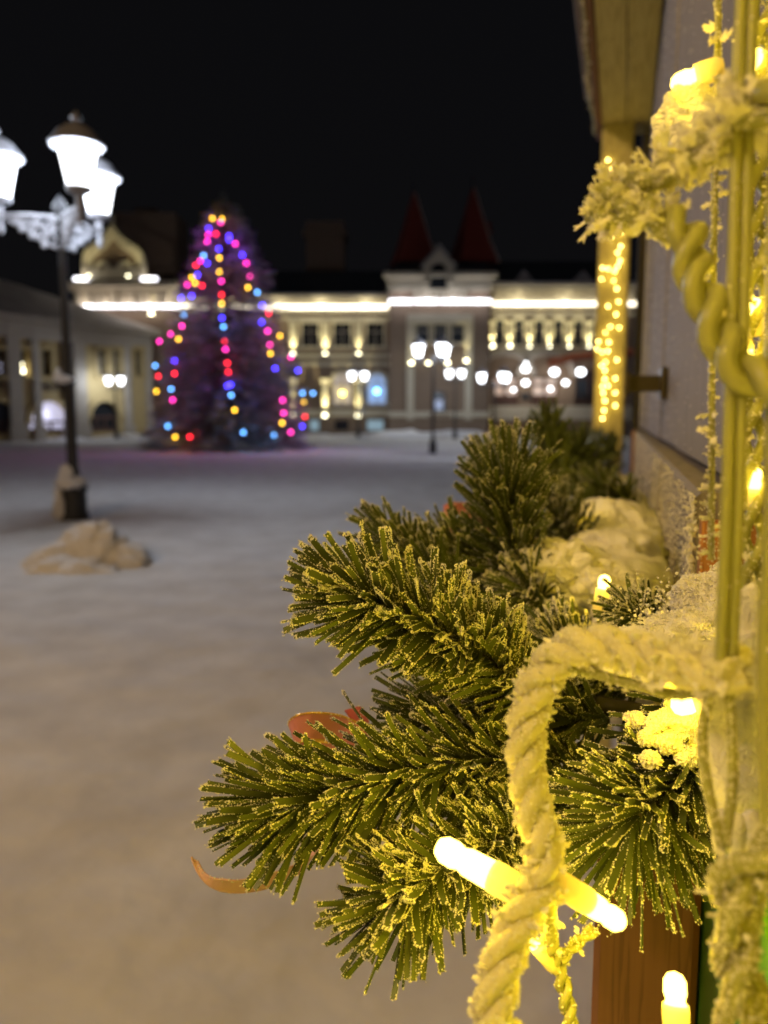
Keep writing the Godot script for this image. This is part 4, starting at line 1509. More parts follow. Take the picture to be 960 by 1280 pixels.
func build_hut() -> void:
	var hut := thing("market_hut", "frosted grey wooden market hut with a lit pine eave", "hut", hp(0.06, 0.0, 1.4))
	# upright boards of the wall above the rail
	var s := -1.45
	var k := 0
	var widths := [0.34, 0.42, 0.30, 0.46, 0.36, 0.40, 0.36]
	while s < 2.66:
		var w: float = minf(widths[k % 7], 2.70 - s)
		var off: float = 0.052 + [0.0, 0.0022, 0.0008, 0.003, 0.0012][k % 5]
		board("plank", M.grey_board, hut, off, 0.09, 1.170, 2.10, s, s + w - 0.004, 0.002)
		s += w
		k += 1
	# corner trim at the far end, and the part of the hut behind
	board("corner_trim", M.grey_board, hut, 0.030, 0.09, 0.1, 2.10, 2.703, 2.76, 0.004)
	board("side_wall", M.grey_board, hut, 0.092, 1.6, 0.0, 2.10, -1.5, 2.70, 0.003)
	board("rail", M.grey_board, hut, 0.036, 0.09, 0.82, 1.163, 0.41, 2.38, 0.003)
	board("rail_end", M.rust_board, hut, 0.0385, 0.09, 0.80, 1.150, 0.395, 0.4085, 0.001)
	board("rail_end", M.rust_board, hut, 0.0300, 0.0355, 0.92, 1.163, 2.36, 2.42, 0.001)
	board("lower_wall", M.grey_board, hut, 0.055, 0.09, 0.0, 0.815, 0.41, 2.70, 0.003)
	board("green_panel", M.green_paint, hut, 0.043, 0.09, 0.3, 1.06, -1.4, 0.385, 0.002)
	board("post", M.brown_board, hut, -0.004, 0.0415, 0.0, 1.0, 0.345, 0.385, 0.003)
	board("counter", M.pine_board, hut, -0.065, 0.0345, 1.005, 1.030, 0.50, 2.40, 0.003)
	# eave
	for q in 2:
		board("soffit_plank", M.pine_board, hut, -0.092 + q * 0.0725, -0.0215 + q * 0.0725, 2.103, 2.125, -1.5, 2.72, 0.0015)
	board("fascia", M.brown_board, hut, -0.112, -0.094, 2.10, 2.27, -1.5, 2.73, 0.002)
	board("roof", M.grey_board, hut, -0.16, 1.7, 2.272, 2.32, -1.6, 2.85, 0.003)
	board("roof_snow", M.clean_snow, hut, -0.155, 1.69, 2.322, 2.44, -1.59, 2.84, 0.03)
	board("eave_post", M.pine_board, hut, -0.092, 0.004, 0.0, 2.10, 2.60, 2.70, 0.006)
	# latch
	var mb := MB.new()
	hbox(mb, 0.046, 0.052, 1.225, 1.265, 1.06, 1.16)
	hbox(mb, 0.008, 0.046, 1.235, 1.256, 1.10, 1.125)
	hbox(mb, 0.002, 0.008, 1.230, 1.261, 1.09, 1.14)
	part("latch", mb, M.dark_metal, hut)
	# frost on the rail and the wall
	rng.seed = 5
	var grains := []
	var g := grain_mesh()
	for i in 15000:
		var t := rng.randf()
		var sp := 0.412 + pow(t, 2.2) * 1.9
		var y := 1.161 - rng.randf() * 0.30
		var size := rng.randf_range(0.0005, 0.0014) * (1.0 + 0.4 * sp)
		grains.append(Transform3D(Basis.from_euler(rv(PI)) * Basis.from_scale(Vector3.ONE * size), hp(0.0358, y, sp)))
	for i in 2600:
		var sp := 0.22 + pow(rng.randf(), 1.6) * 2.2
		var size := rng.randf_range(0.0003, 0.0008) * (1.0 + sp)
		grains.append(Transform3D(Basis.from_euler(rv(PI)) * Basis.from_scale(Vector3.ONE * size), hp(0.0518, 1.175 + rng.randf() * 0.9, sp)))
	for i in 1500:
		grains.append(Transform3D(Basis.from_euler(rv(PI)) * Basis.from_scale(Vector3.ONE * rng.randf_range(0.0006, 0.0016)), hp(rng.randf_range(0.037, 0.056), 1.158 - rng.randf() * 0.3, 0.3945)))
	multi("frost", g, M.frost, grains, hut)
	var feathers := []
	for i in 380:
		var d := (-hut_x * rng.randf_range(0.5, 1.2) + rv(0.8)).normalized()
		var edge := rng.randf() < 0.6
		var sp := 0.400 if edge else 0.41 + pow(rng.randf(), 2.5) * 0.5
		feathers.append(Transform3D(aim(d - hut_s * (0.6 if edge else 0.1), rng.randf() * TAU) * Basis.from_scale(Vector3.ONE * rng.randf_range(0.002, 0.005)), hp(0.036, 1.160 - rng.randf() * 0.26, sp)))
	for i in 12:
		feathers.append(Transform3D(aim(-hut_x + rv(0.5) - hut_s * 0.4, rng.randf() * TAU) * Basis.from_scale(Vector3.ONE * rng.randf_range(0.007, 0.012)), hp(0.038, 1.093 + rng.randf_range(-0.006, 0.006), 0.397)))
	multi("hoarfrost", feather_mesh(4), M.frost, feathers, hut)


# ---------------------------------------------------------------- the pine garland
var needle_variants := []
var needle_left := 300
var rime := {}

func make_needles() -> void:
	rng.seed = 9
	for k in 8:
		var mb := MB.new()
		var bend := rng.randf_range(-1.7, 1.7)
		var wave := rng.randf_range(-0.5, 0.5)
		var tw := rng.randf_range(-0.5, 0.5)
		var tone := rng.randf_range(0.75, 1.3)
		# one even colour for the whole needle, root to tip
		mb.col = Color(0.075 * tone, 0.098 * tone, 0.022 * tone)
		var last := []
		var n := 4
		for i in n + 1:
			var f := float(i) / n
			var c := Vector3(bend * f * f, f, wave * sin(f * PI))
			var w := 0.5 * (1.0 if f < 0.95 else 0.85)
			var x := Vector3(cos(tw * f), 0, sin(tw * f))
			var z := Vector3(-sin(tw * f), 0, cos(tw * f))
			# section is scaled later: x is the needle's width, z its thickness, y its length
			var ring := [c + x * w - z * 0.12, c + x * w + z * 0.12, c - x * w + z * 0.12, c - x * w - z * 0.12]
			# section offsets are kept apart from the bend through a width factor in needle_xf
			if i:
				for q in 4:
					mb.quad(last[(q + 1) % 4], last[q], ring[q], ring[(q + 1) % 4])
			last = ring
		mb.quad(last[0], last[1], last[2], last[3])
		var rims := []
		for dense in 3:                     # light, middling and thick rime along the needle's edges
			var fb := MB.new()
			var beads: int = [26, 44, 64][dense]
			var big: float = [0.8, 1.0, 1.35][dense]
			for e in [-0.5, 0.5]:
				for q in beads:
					var f := (q + rng.randf()) / beads
					f = lerpf(0.04, 1.0, pow(f, 0.85))
					if rng.randf() < 0.12 + 0.5 * (1.0 - f):
						continue
					rime_bead(fb, rim_point(bend, wave, tw, f, e * rng.randf_range(0.92, 1.15), rng.randf_range(-0.16, 0.16)), big * rng.randf_range(0.6, 1.5) * (0.75 + 0.45 * f))
			for q in 7 + 5 * dense:
				rime_bead(fb, rim_point(bend, wave, tw, rng.randf_range(0.97, 1.02), rng.randf_range(-0.6, 0.6), rng.randf_range(-0.2, 0.2)), big * rng.randf_range(0.9, 1.9))
			if dense == 2:                  # thick rime also crusts the flat of the needle
				for q in 40:
					rime_bead(fb, rim_point(bend, wave, tw, pow(rng.randf(), 0.6), rng.randf_range(-0.4, 0.4), 0.14), big * rng.randf_range(0.7, 1.6))
			rims.append(fb.mesh())
		needle_variants.append({"mb": mb, "mesh": mb.mesh(), "bend": bend, "wave": wave, "tw": tw, "rims": rims})

func rim_point(bend: float, wave: float, tw: float, f: float, edge: float, off: float) -> Vector3:
	return Vector3(bend * f * f, f, wave * sin(f * PI)) + Vector3(cos(tw * f), 0, sin(tw * f)) * edge + Vector3(-sin(tw * f), 0, cos(tw * f)) * off

func rime_bead(mb: MB, at: Vector3, k: float) -> void:   # needle units: a width is 1 across and about 1/15 along
	var sx := 0.105 * k
	var sy := 0.0075 * k
	var a := at + Vector3(sx * rng.randf_range(0.6, 1.2), -sy * 0.5, -sx * 0.5)
	var b := at + Vector3(-sx, -sy * rng.randf_range(0.3, 1.0), -sx * 0.4)
	var c := at + Vector3(0.1 * sx, -sy * 0.4, sx * rng.randf_range(0.7, 1.2))
	var d := at + Vector3(sx * rng.randf_range(-0.4, 0.4), sy * rng.randf_range(0.8, 1.6), 0)
	mb.tri(a, d, c); mb.tri(c, d, b); mb.tri(b, d, a); mb.tri(a, c, b)

func needle_basis(dir: Vector3, roll: float, length: float, width: float) -> Basis:
	return aim(dir, roll) * Basis.from_scale(Vector3(width, length, width))

# base, tip: the wire; count and size of needles; spread: their angle from the wire; frost 0..1
func branch(parent: Node3D, label: String, base: Vector3, tip: Vector3, sag: Vector3, count: int, length: float, width: float, spread: float, frost: float, singles: int, grains_each: int) -> void:
	var path := smooth_path([base, base.lerp(tip, 0.5) + sag, tip], 0.004)
	var mb := MB.new()
	mb.tube(path, [0.0022, 0.0015], 6)
	var br := part("branch", mb, M.bark_wire, parent)
	if label:
		br.set_meta("label", label)
	var merged := MB.new()
	var frost_where := []
	var n_path := path.size()
	var eye_near := []
	var specs := []
	for i in count:
		var f := pow(rng.randf(), 0.85)
		if rng.randf() < 0.13:
			f = 1.0
		var ip := clampi(int(f * (n_path - 1)), 0, n_path - 1)
		var p: Vector3 = path[ip]
		var axis: Vector3 = (path[mini(ip + 1, n_path - 1)] - path[maxi(ip - 1, 0)]).normalized()
		var a := rng.randf() * TAU
		var x := axis.cross(Vector3.UP if absf(axis.y) < 0.9 else Vector3.RIGHT).normalized()
		var z := axis.cross(x)
		var radial := x * cos(a) + z * sin(a)
		var ang := spread * rng.randf_range(0.72, 1.22) * (1.0 if f < 0.999 else rng.randf_range(0.2, 1.0))
		var dir := (axis * cos(ang) + radial * sin(ang) + rv(0.09) + Vector3(0, -0.05, 0)).normalized()
		var len := length * rng.randf_range(0.72, 1.12)
		if rng.randf() < 0.03:
			dir = (dir + rv(0.35)).normalized()
		specs.append([p, dir, rng.randf() * TAU, len, width * rng.randf_range(0.75, 1.2), rng.randi() % 8, (p + dir * len * 0.6 - EYE).length()])
	# the needles that show largest (nearest the lens) become objects of their own
	specs.sort_custom(func(q, w): return q[6] < w[6])
	for i in specs.size():
		var q: Array = specs[i]
		var bs := needle_basis(q[1], q[2], q[3], q[4])
		var va: Dictionary = needle_variants[q[5]]
		# the bend is a sideways shift in units of the width, so stretch it to the length
		var xf := Transform3D(bs, q[0])
		if i < singles and needle_left > 0:
			needle_left -= 1
			var o := MeshInstance3D.new()
			o.name = "needle"
			o.mesh = va.mesh
			o.material_override = M.needle
			br.add_child(o, true)
			o.global_transform = xf
		else:
			var src: MB = va.mb
			var nb := bs.inverse().transposed()
			for k in src.v.size():
				merged.v.append(xf * src.v[k])
				merged.n.append((nb * src.n[k]).normalized())
				merged.c.append(src.c[k])
		# frost: grains along both edges and at the tip, more on what looks up and out
		var lift := clampf(0.75 + 0.5 * float(q[1].y) + 0.25 * rng.randf(), 0.25, 1.5)
		var heavy := frost * lift * rng.randf_range(0.7, 1.4)
		if heavy > 0.2:
			var key: int = int(q[5]) * 3 + (0 if heavy < 0.62 else 1 if heavy < 1.2 else 2)
			if not rime.has(key):
				rime[key] = []
			rime[key].append(xf)
		var ng := int(grains_each * 0.22 * frost * lift * rng.randf_range(0.3, 1.6))
		for k in ng:
			var f := pow(rng.randf(), 0.75)
			if rng.randf() < 0.16:
				f = rng.randf_range(0.94, 1.03)
			var edge := 0.5 if rng.randf() < 0.5 else -0.5
			if rng.randf() < 0.22:
				edge = rng.randf_range(-0.5, 0.5)
			var tw: float = va.tw * f
			var local := Vector3(va.bend * f * f, f, va.wave * sin(f * PI)) + Vector3(cos(tw), 0, sin(tw)) * edge + Vector3(-sin(tw), 0, cos(tw)) * (0.12 if rng.randf() < 0.5 else -0.12)
			var size := rng.randf_range(0.00022, 0.00050) * (1.0 + 0.5 * frost) * length / 0.03
			frost_where.append(Transform3D(Basis.from_euler(rv(PI)) * Basis.from_scale(Vector3(size, size * rng.randf_range(0.8, 1.8), size)), xf * local))
	merged.n.resize(merged.v.size())
	if merged.v.size():
		var rest := part("needles", merged, M.needle, br)
		rest.set_meta("kind", "stuff")
	if frost_where:
		multi("frost", grain_mesh(), M.frost, frost_where, br)

func crust(o: MeshInstance3D, count: int, small: float, big: float) -> void:      # loose ice grains over a lump of snow
	var a := o.mesh.surface_get_arrays(0)
	var vs: PackedVector3Array = a[Mesh.ARRAY_VERTEX]
	var where := []
	for i in count:
		var k := rng.randi() % (vs.size() / 3) * 3
		var w := rng.randf()
		var p := vs[k].lerp(vs[k + 1], w).lerp(vs[k + 2], rng.randf() * 0.7)
		var z := rng.randf_range(small, big) * (0.5 + rng.randf())
		where.append(Transform3D(Basis.from_euler(rv(PI)) * Basis.from_scale(Vector3(z, z * rng.randf_range(0.7, 1.5), z)), p + rv(small)))
	multi("crust", grain_mesh(), M.frost, where, o)

func build_garland() -> void:
	make_needles()
	rng.seed = 31
	var start := P(880, 935, 0.31)
	var ga := thing("pine_garland", "frosted artificial pine garland hanging along the market hut's counter", "garland", start)
	var path := smooth_path([P(900, 960, 0.30), start, P(800, 890, 0.33), P(720, 860, 0.36), P(745, 760, 0.50), hp(-0.02, 1.045, 0.8), hp(-0.02, 1.05, 1.3), hp(-0.01, 1.05, 2.0), hp(0.0, 1.06, 2.5)], 0.02)
	var mb := MB.new()
	mb.tube(path, [0.004], 6)
	part("wire", mb, M.bark_wire, ga)
	# near sprays
	branch(ga, "bushy upper spray with thick frost on its tip", P(690, 880, 0.315), P(468, 752, 0.272), P(0, -14, 0.28) - P(0, 0, 0.28), 560, 0.031, 0.0022, 0.80, 0.85, 90, 75)
	branch(ga, "long spray reaching farthest over the snow", P(720, 945, 0.320), P(385, 1000, 0.262), P(0, -16, 0.28) - P(0, 0, 0.28), 680, 0.034, 0.0020, 0.72, 0.66, 90, 70)
	branch(ga, "drooping spray with frost-clotted needle tips", P(690, 1030, 0.29), P(505, 1118, 0.250), P(0, -12, 0.28) - P(0, 0, 0.28), 430, 0.027, 0.0019, 0.95, 0.9, 60, 80)
	branch(ga, "spray pointing down below the glowing bulb", P(905, 872, 0.285), P(796, 1020, 0.252), P(14, 10, 0.27) - P(0, 0, 0.27), 430, 0.036, 0.0019, 0.9, 0.72, 60, 80)
	branch(ga, "", P(760, 900, 0.34), P(560, 900, 0.325), Vector3.ZERO, 420, 0.033, 0.0021, 0.85, 0.5, 0, 40)
	branch(ga, "", P(790, 1000, 0.31), P(640, 1010, 0.305), Vector3.ZERO, 300, 0.034, 0.0021, 0.9, 0.5, 0, 40)
	branch(ga, "snow-matted spray around an upright bulb", P(880, 800, 0.335), P(795, 768, 0.325), Vector3.ZERO, 260, 0.019, 0.0018, 0.8, 1.3, 0, 60)
	branch(ga, "", P(800, 860, 0.36), P(700, 815, 0.35), Vector3.ZERO, 300, 0.028, 0.0021, 0.9, 1.0, 0, 45)
	branch(ga, "", P(570, 735, 0.42), P(495, 680, 0.42), Vector3.ZERO, 160, 0.030, 0.0022, 0.8, 0.7, 0, 30)
	# middle distance
	branch(ga, "tall dark spray leaning up from the counter", P(690, 800, 0.47), P(634, 622, 0.44), P(-16, 0, 0.45) - P(0, 0, 0.45), 480, 0.042, 0.0026, 0.66, 0.40, 0, 24)
	branch(ga, "", P(735, 800, 0.46), P(665, 740, 0.42), Vector3.ZERO, 300, 0.030, 0.0024, 0.85, 0.9, 0, 40)
	branch(ga, "", P(660, 750, 0.47), P(575, 695, 0.47), Vector3.ZERO, 240, 0.036, 0.0026, 0.8, 0.35, 0, 20)
	branch(ga, "", P(735, 690, 0.62), P(690, 640, 0.60), Vector3.ZERO, 200, 0.036, 0.0028, 0.8, 0.5, 0, 20)
	branch(ga, "", P(700, 640, 0.92), P(688, 548, 0.88), Vector3.ZERO, 260, 0.044, 0.0034, 0.5, 0.12, 0, 10)
	branch(ga, "", P(800, 632, 0.78), P(752, 612, 0.76), Vector3.ZERO, 180, 0.032, 0.0028, 0.8, 0.2, 0, 10)
	branch(ga, "", P(735, 630, 1.05), P(722, 572, 1.0), Vector3.ZERO, 220, 0.05, 0.0038, 0.75, 0.1, 0, 8)
	branch(ga, "", P(690, 640, 0.8), P(622, 582, 0.72), Vector3.ZERO, 220, 0.040, 0.0032, 0.75, 0.2, 0, 10)
	branch(ga, "", P(752, 610, 1.5), P(744, 570, 1.45), Vector3.ZERO, 200, 0.055, 0.0045, 0.8, 0.1, 0, 8)
	branch(ga, "", P(775, 570, 2.0), P(752, 555, 1.95), Vector3.ZERO, 180, 0.05, 0.0045, 0.9, 0.1, 0, 8)
	for key in rime:
		multi("rime", needle_variants[key / 3].rims[key % 3], M.frost, rime[key], ga)
	# snow lying on it
	var hn := FastNoiseLite.new()
	hn.seed = 8
	hn.frequency = 16.0
	hn.fractal_octaves = 6
	mb = MB.new()
	mb.blob(hp(-0.002, 1.062, 0.72), Vector3(0.055, 0.060, 0.24), hn, 0.30, 80, 110, Basis(hut_x, Vector3.UP, -hut_s))
	mb.blob(hp(-0.012, 1.055, 0.56), Vector3(0.055, 0.055, 0.10), hn, 0.32, 70, 90, Basis(hut_x, Vector3.UP, -hut_s))
	mb.blob(hp(0.0, 1.05, 1.15), Vector3(0.045, 0.05, 0.30), hn, 0.30, 70, 90, Basis(hut_x, Vector3.UP, -hut_s))
	var heap := part("counter_snow", mb, M.hoar_snow)
	tag(heap, "soft snow lying on the counter between garland and wall", "snow")
	crust(heap, 9000, 0.0007, 0.0018)
	hn.frequency = 55.0
	mb = MB.new()
	mb.blob(P(700, 712, 0.43), Vector3(0.024, 0.015, 0.02), hn, 0.6, 50, 70)
	mb.blob(P(745, 735, 0.42), Vector3(0.020, 0.013, 0.02), hn, 0.6, 50, 70)
	mb.blob(P(780, 770, 0.40), Vector3(0.018, 0.010, 0.02), hn, 0.6, 50, 70)
	heap = part("snow_clump", mb, M.hoar_snow)
	tag(heap, "lumpy snow clump caught in the garland behind the frosted cord", "snow")
	crust(heap, 3500, 0.0006, 0.0015)
	hn.frequency = 70.0
	mb = MB.new()
	for q in [[868, 900, 0.252, 0.0105, 0.0065], [846, 915, 0.250, 0.0065, 0.0050], [884, 925, 0.250, 0.0075, 0.0085], [822, 902, 0.249, 0.0055, 0.0032], [834, 928, 0.247, 0.0050, 0.0038], [806, 922, 0.247, 0.0034, 0.0024], [858, 940, 0.246, 0.0046, 0.0032], [890, 962, 0.247, 0.0050, 0.0070], [796, 900, 0.252, 0.0040, 0.0022], [812, 948, 0.244, 0.0030, 0.0020]]:
		mb.blob(P(q[0], q[1], q[2]), Vector3(q[3], q[4], q[3] * 0.8), hn, 0.75, 36, 48, Basis(Vector3.BACK, rng.randf_range(-0.5, 0.5)))
	var clump := part("snow_clump", mb, M.hoar_snow)
	tag(clump, "glowing snow clump around the bulb above the drooping needles", "snow")
	crust(clump, 5000, 0.0005, 0.0013)
	# snow along the right, under the cords, and the frosted hump above it
	mb = MB.new()
	hn.frequency = 60.0
	mb.blob(P(865, 800, 0.25), Vector3(0.028, 0.010, 0.016), hn, 0.55, 60, 80, Basis(Vector3.BACK, 0.25))
	mb.blob(P(905, 760, 0.27), Vector3(0.016, 0.014, 0.014), hn, 0.55, 50, 70)
	var hump := part("snow_clump", mb, M.hoar_snow)
	tag(hump, "furry snow hump against the orange end of the rail", "snow")
	crust(hump, 4000, 0.0005, 0.0013)
	var gr := []
	for i in 2600:
		var c: Vector3 = [P(865, 792, 0.248), P(905, 752, 0.265), P(880, 780, 0.255), P(700, 708, 0.425), P(745, 730, 0.415)][i % 5]
		gr.append(Transform3D(Basis.from_euler(rv(PI)) * Basis.from_scale(Vector3.ONE * rng.randf_range(0.0006, 0.0016)), c + Vector3(rng.randfn(0, 0.011), rng.randfn(0, 0.006), rng.randfn(0, 0.007))))
	multi("loose_grains", grain_mesh(), M.frost, gr, hump)


func build_ribbons() -> void:
	var strip := func(called: String, label: String, pts: Array, wide: Array, m: Material, gold: bool) -> void:
		# pts: the ribbon's middle line; wide: the half-width vectors
		var r := thing(called, label, "ribbon", pts[0])
		var line := smooth_path(pts, 0.002)
		var mb := MB.new()
		var gb := MB.new()
		var n := line.size()
		var edges := [[], []]
		for i in n:
			var f := float(i) / (n - 1) * (wide.size() - 1)
			var k := mini(int(f), wide.size() - 2)
			var h: Vector3 = wide[k].lerp(wide[k + 1], f - k)
			edges[0].append(line[i] - h)
			edges[1].append(line[i] + h)
		for i in n - 1:
			var nn: Vector3 = (edges[1][i] - edges[0][i]).cross(edges[0][i + 1] - edges[0][i]).normalized() * 0.0002
			mb.quad(edges[0][i] + nn, edges[1][i] + nn, edges[1][i + 1] + nn, edges[0][i + 1] + nn)
			mb.quad(edges[1][i] - nn, edges[0][i] - nn, edges[0][i + 1] - nn, edges[1][i + 1] - nn)
		part("band", mb, m, r)
		for e in edges:
			gb = MB.new()
			gb.tube(e, [0.0005], 5)
			part("wired_edge", gb, M.gold_thread if gold else m, r)
		var gr := []
		for i in 160:
			var k := rng.randi() % n
			gr.append(Transform3D(Basis.from_euler(rv(PI)) * Basis.from_scale(Vector3.ONE * rng.randf_range(0.0003, 0.0008)), edges[1][k] + rv(0.0006)))
		multi("frost", grain_mesh(), M.frost, gr, r)
	rng.seed = 44
	var up := func(h: float) -> Vector3: return Vector3(0, h, 0)
	strip.call("ribbon", "red wired ribbon loop with gold edge behind the long pine spray", [P(470, 935, 0.335), P(425, 912, 0.335), P(385, 908, 0.332), P(366, 918, 0.336), P(380, 935, 0.350), P(420, 945, 0.355), P(470, 950, 0.35)], [Vector3(0.0, 0.007, 0), Vector3(0.001, 0.006, 0), Vector3(-0.002, 0.006, 0), Vector3(-0.003, 0.006, 0), Vector3(0, 0.007, 0)], M.ribbon_red, true)
	strip.call("ribbon", "narrow pink ribbon end between the two upper pine sprays", [P(440, 885, 0.34), P(452, 905, 0.34), P(448, 930, 0.345)], [Vector3(0.003, 0.001, 0), Vector3(0.003, 0.001, 0)], M.ribbon_pink, false)
	strip.call("ribbon", "peach ribbon tail curling below the long pine spray's tip", [P(243, 1074, 0.315), P(252, 1092, 0.312), P(268, 1104, 0.31), P(300, 1108, 0.312), P(345, 1098, 0.32), P(385, 1078, 0.33), P(400, 1050, 0.335)], [Vector3(0.0012, -0.001, 0), Vector3(0.001, 0.0030, 0.001), Vector3(0.0, 0.0042, 0.002), Vector3(0.001, 0.004, 0.002), Vector3(0.003, 0.002, 0)], M.ribbon_peach, false)
	strip.call("ribbon", "dull red ribbon loop beside the tall dark pine spray", [P(640, 660, 0.54), P(600, 648, 0.54), P(566, 645, 0.535), P(556, 652, 0.54), P(580, 662, 0.555), P(630, 668, 0.56)], [Vector3(0, 0.010, 0), Vector3(0, 0.009, 0), Vector3(-0.001, 0.010, 0), Vector3(0, 0.01, 0)], M.ribbon_red, false)


# ---------------------------------------------------------------- string lights on the hut
func led(parent: Node3D, tip: Vector3, base: Vector3, r: float, energy: float, lit := 0.55) -> void:
	# a clear capsule of a bulb in a milky sleeve; base is where the sleeve meets the cord
	var ax := base - tip
	var n := ax.length()
	var bs := aim(ax)
	var mb := MB.new()
	mb.lathe([Vector2(0, 0), Vector2(r * 0.62, r * 0.22), Vector2(r * 0.92, r * 0.7), Vector2(r * 0.95, r * 1.6), Vector2(r * 0.78, r * 2.1), Vector2(r * 0.95, r * 2.6), Vector2(r * 1.0, n * lit), Vector2(0, n * lit)], 14, tip, bs)
	var b := part("bulb", mb, M.warm_bulb, parent)
	mb = MB.new()
	mb.lathe([Vector2(r * 1.06, n * lit - 0.001), Vector2(r * 1.12, n * lit + 0.001), Vector2(r * 1.05, n * 0.85), Vector2(r * 0.7, n), Vector2(0, n)], 14, tip, bs)
	part("socket", mb, M.sleeve, b)
	omni(b, tip + ax.normalized() * minf(n * lit * 0.5, 0.006), Color(1.0, 0.83, 0.15), energy, 0.01)

func twisted(pts: Array, strands: int, r: float, lay: float, turns_per_m: float, phase := 0.0) -> Array:
	var line := smooth_path(pts, 0.0012)
	var out := []
	for s in strands:
		out.append([])
	var t := Vector3.UP
	var side := Vector3.RIGHT
	var run := 0.0
	for i in line.size():
		var d: Vector3 = (line[mini(i + 1, line.size() - 1)] - line[maxi(i - 1, 0)]).normalized()
		if i == 0:
			side = d.cross(Vector3.FORWARD).normalized()
		else:
			run += (line[i] - line[i - 1]).length()
		side = (side - d * side.dot(d)).normalized()
		var other := d.cross(side)
		for s in strands:
			var a := phase + TAU * s / strands + run * turns_per_m * TAU
			out[s].append(line[i] + (side * cos(a) + other * sin(a)) * lay)
	return out

func frosted_cord(parent: Node3D, pts: Array, strands: int, r: float, lay: float, tpm: float, grains: int, feathers: int, flen: float, from := 0.0, to := 1.0) -> void:
	var lines := twisted(pts, strands, r, lay, tpm)
	for l in lines:
		var mb := MB.new()
		mb.tube(l, [r], 9)
		part("cord", mb, M.rimed_cord if strands == 3 else M.cord, parent)
	var gr := []
	var fe := []
	for i in grains:
		var l: Array = lines[i % strands]
		var k := clampi(int(lerpf(from, to, rng.randf()) * (l.size() - 1)), 0, l.size() - 1)
		var d := rv().normalized()
		gr.append(Transform3D(Basis.from_euler(rv(PI)) * Basis.from_scale(Vector3.ONE * rng.randf_range(0.0003, 0.0008)), l[k] + d * r * rng.randf_range(0.9, 1.25)))
	var mid: Array = smooth_path(pts, 0.002)
	for i in feathers:
		var k := clampi(int(lerpf(from, to, rng.randf()) * (mid.size() - 1)), 1, mid.size() - 2)
		var ax: Vector3 = (mid[k + 1] - mid[k - 1]).normalized()
		var d := rv().normalized()
		d = (d - ax * d.dot(ax)).normalized()
		var patch := 0.55 + 0.45 * sin(k * 0.21) * sin(k * 0.083 + 1.0)
		fe.append(Transform3D(aim(d + rv(0.35), rng.randf() * TAU) * Basis.from_scale(Vector3.ONE * flen * rng.randf_range(0.4, 1.1) * (0.5 + 0.7 * patch)), mid[k] + d * (lay + r * 0.5)))
	if gr:
		multi("frost", grain_mesh(), M.frost, gr, parent)
	if fe:
		multi("hoarfrost", feather_mesh(6), M.frost, fe, parent)

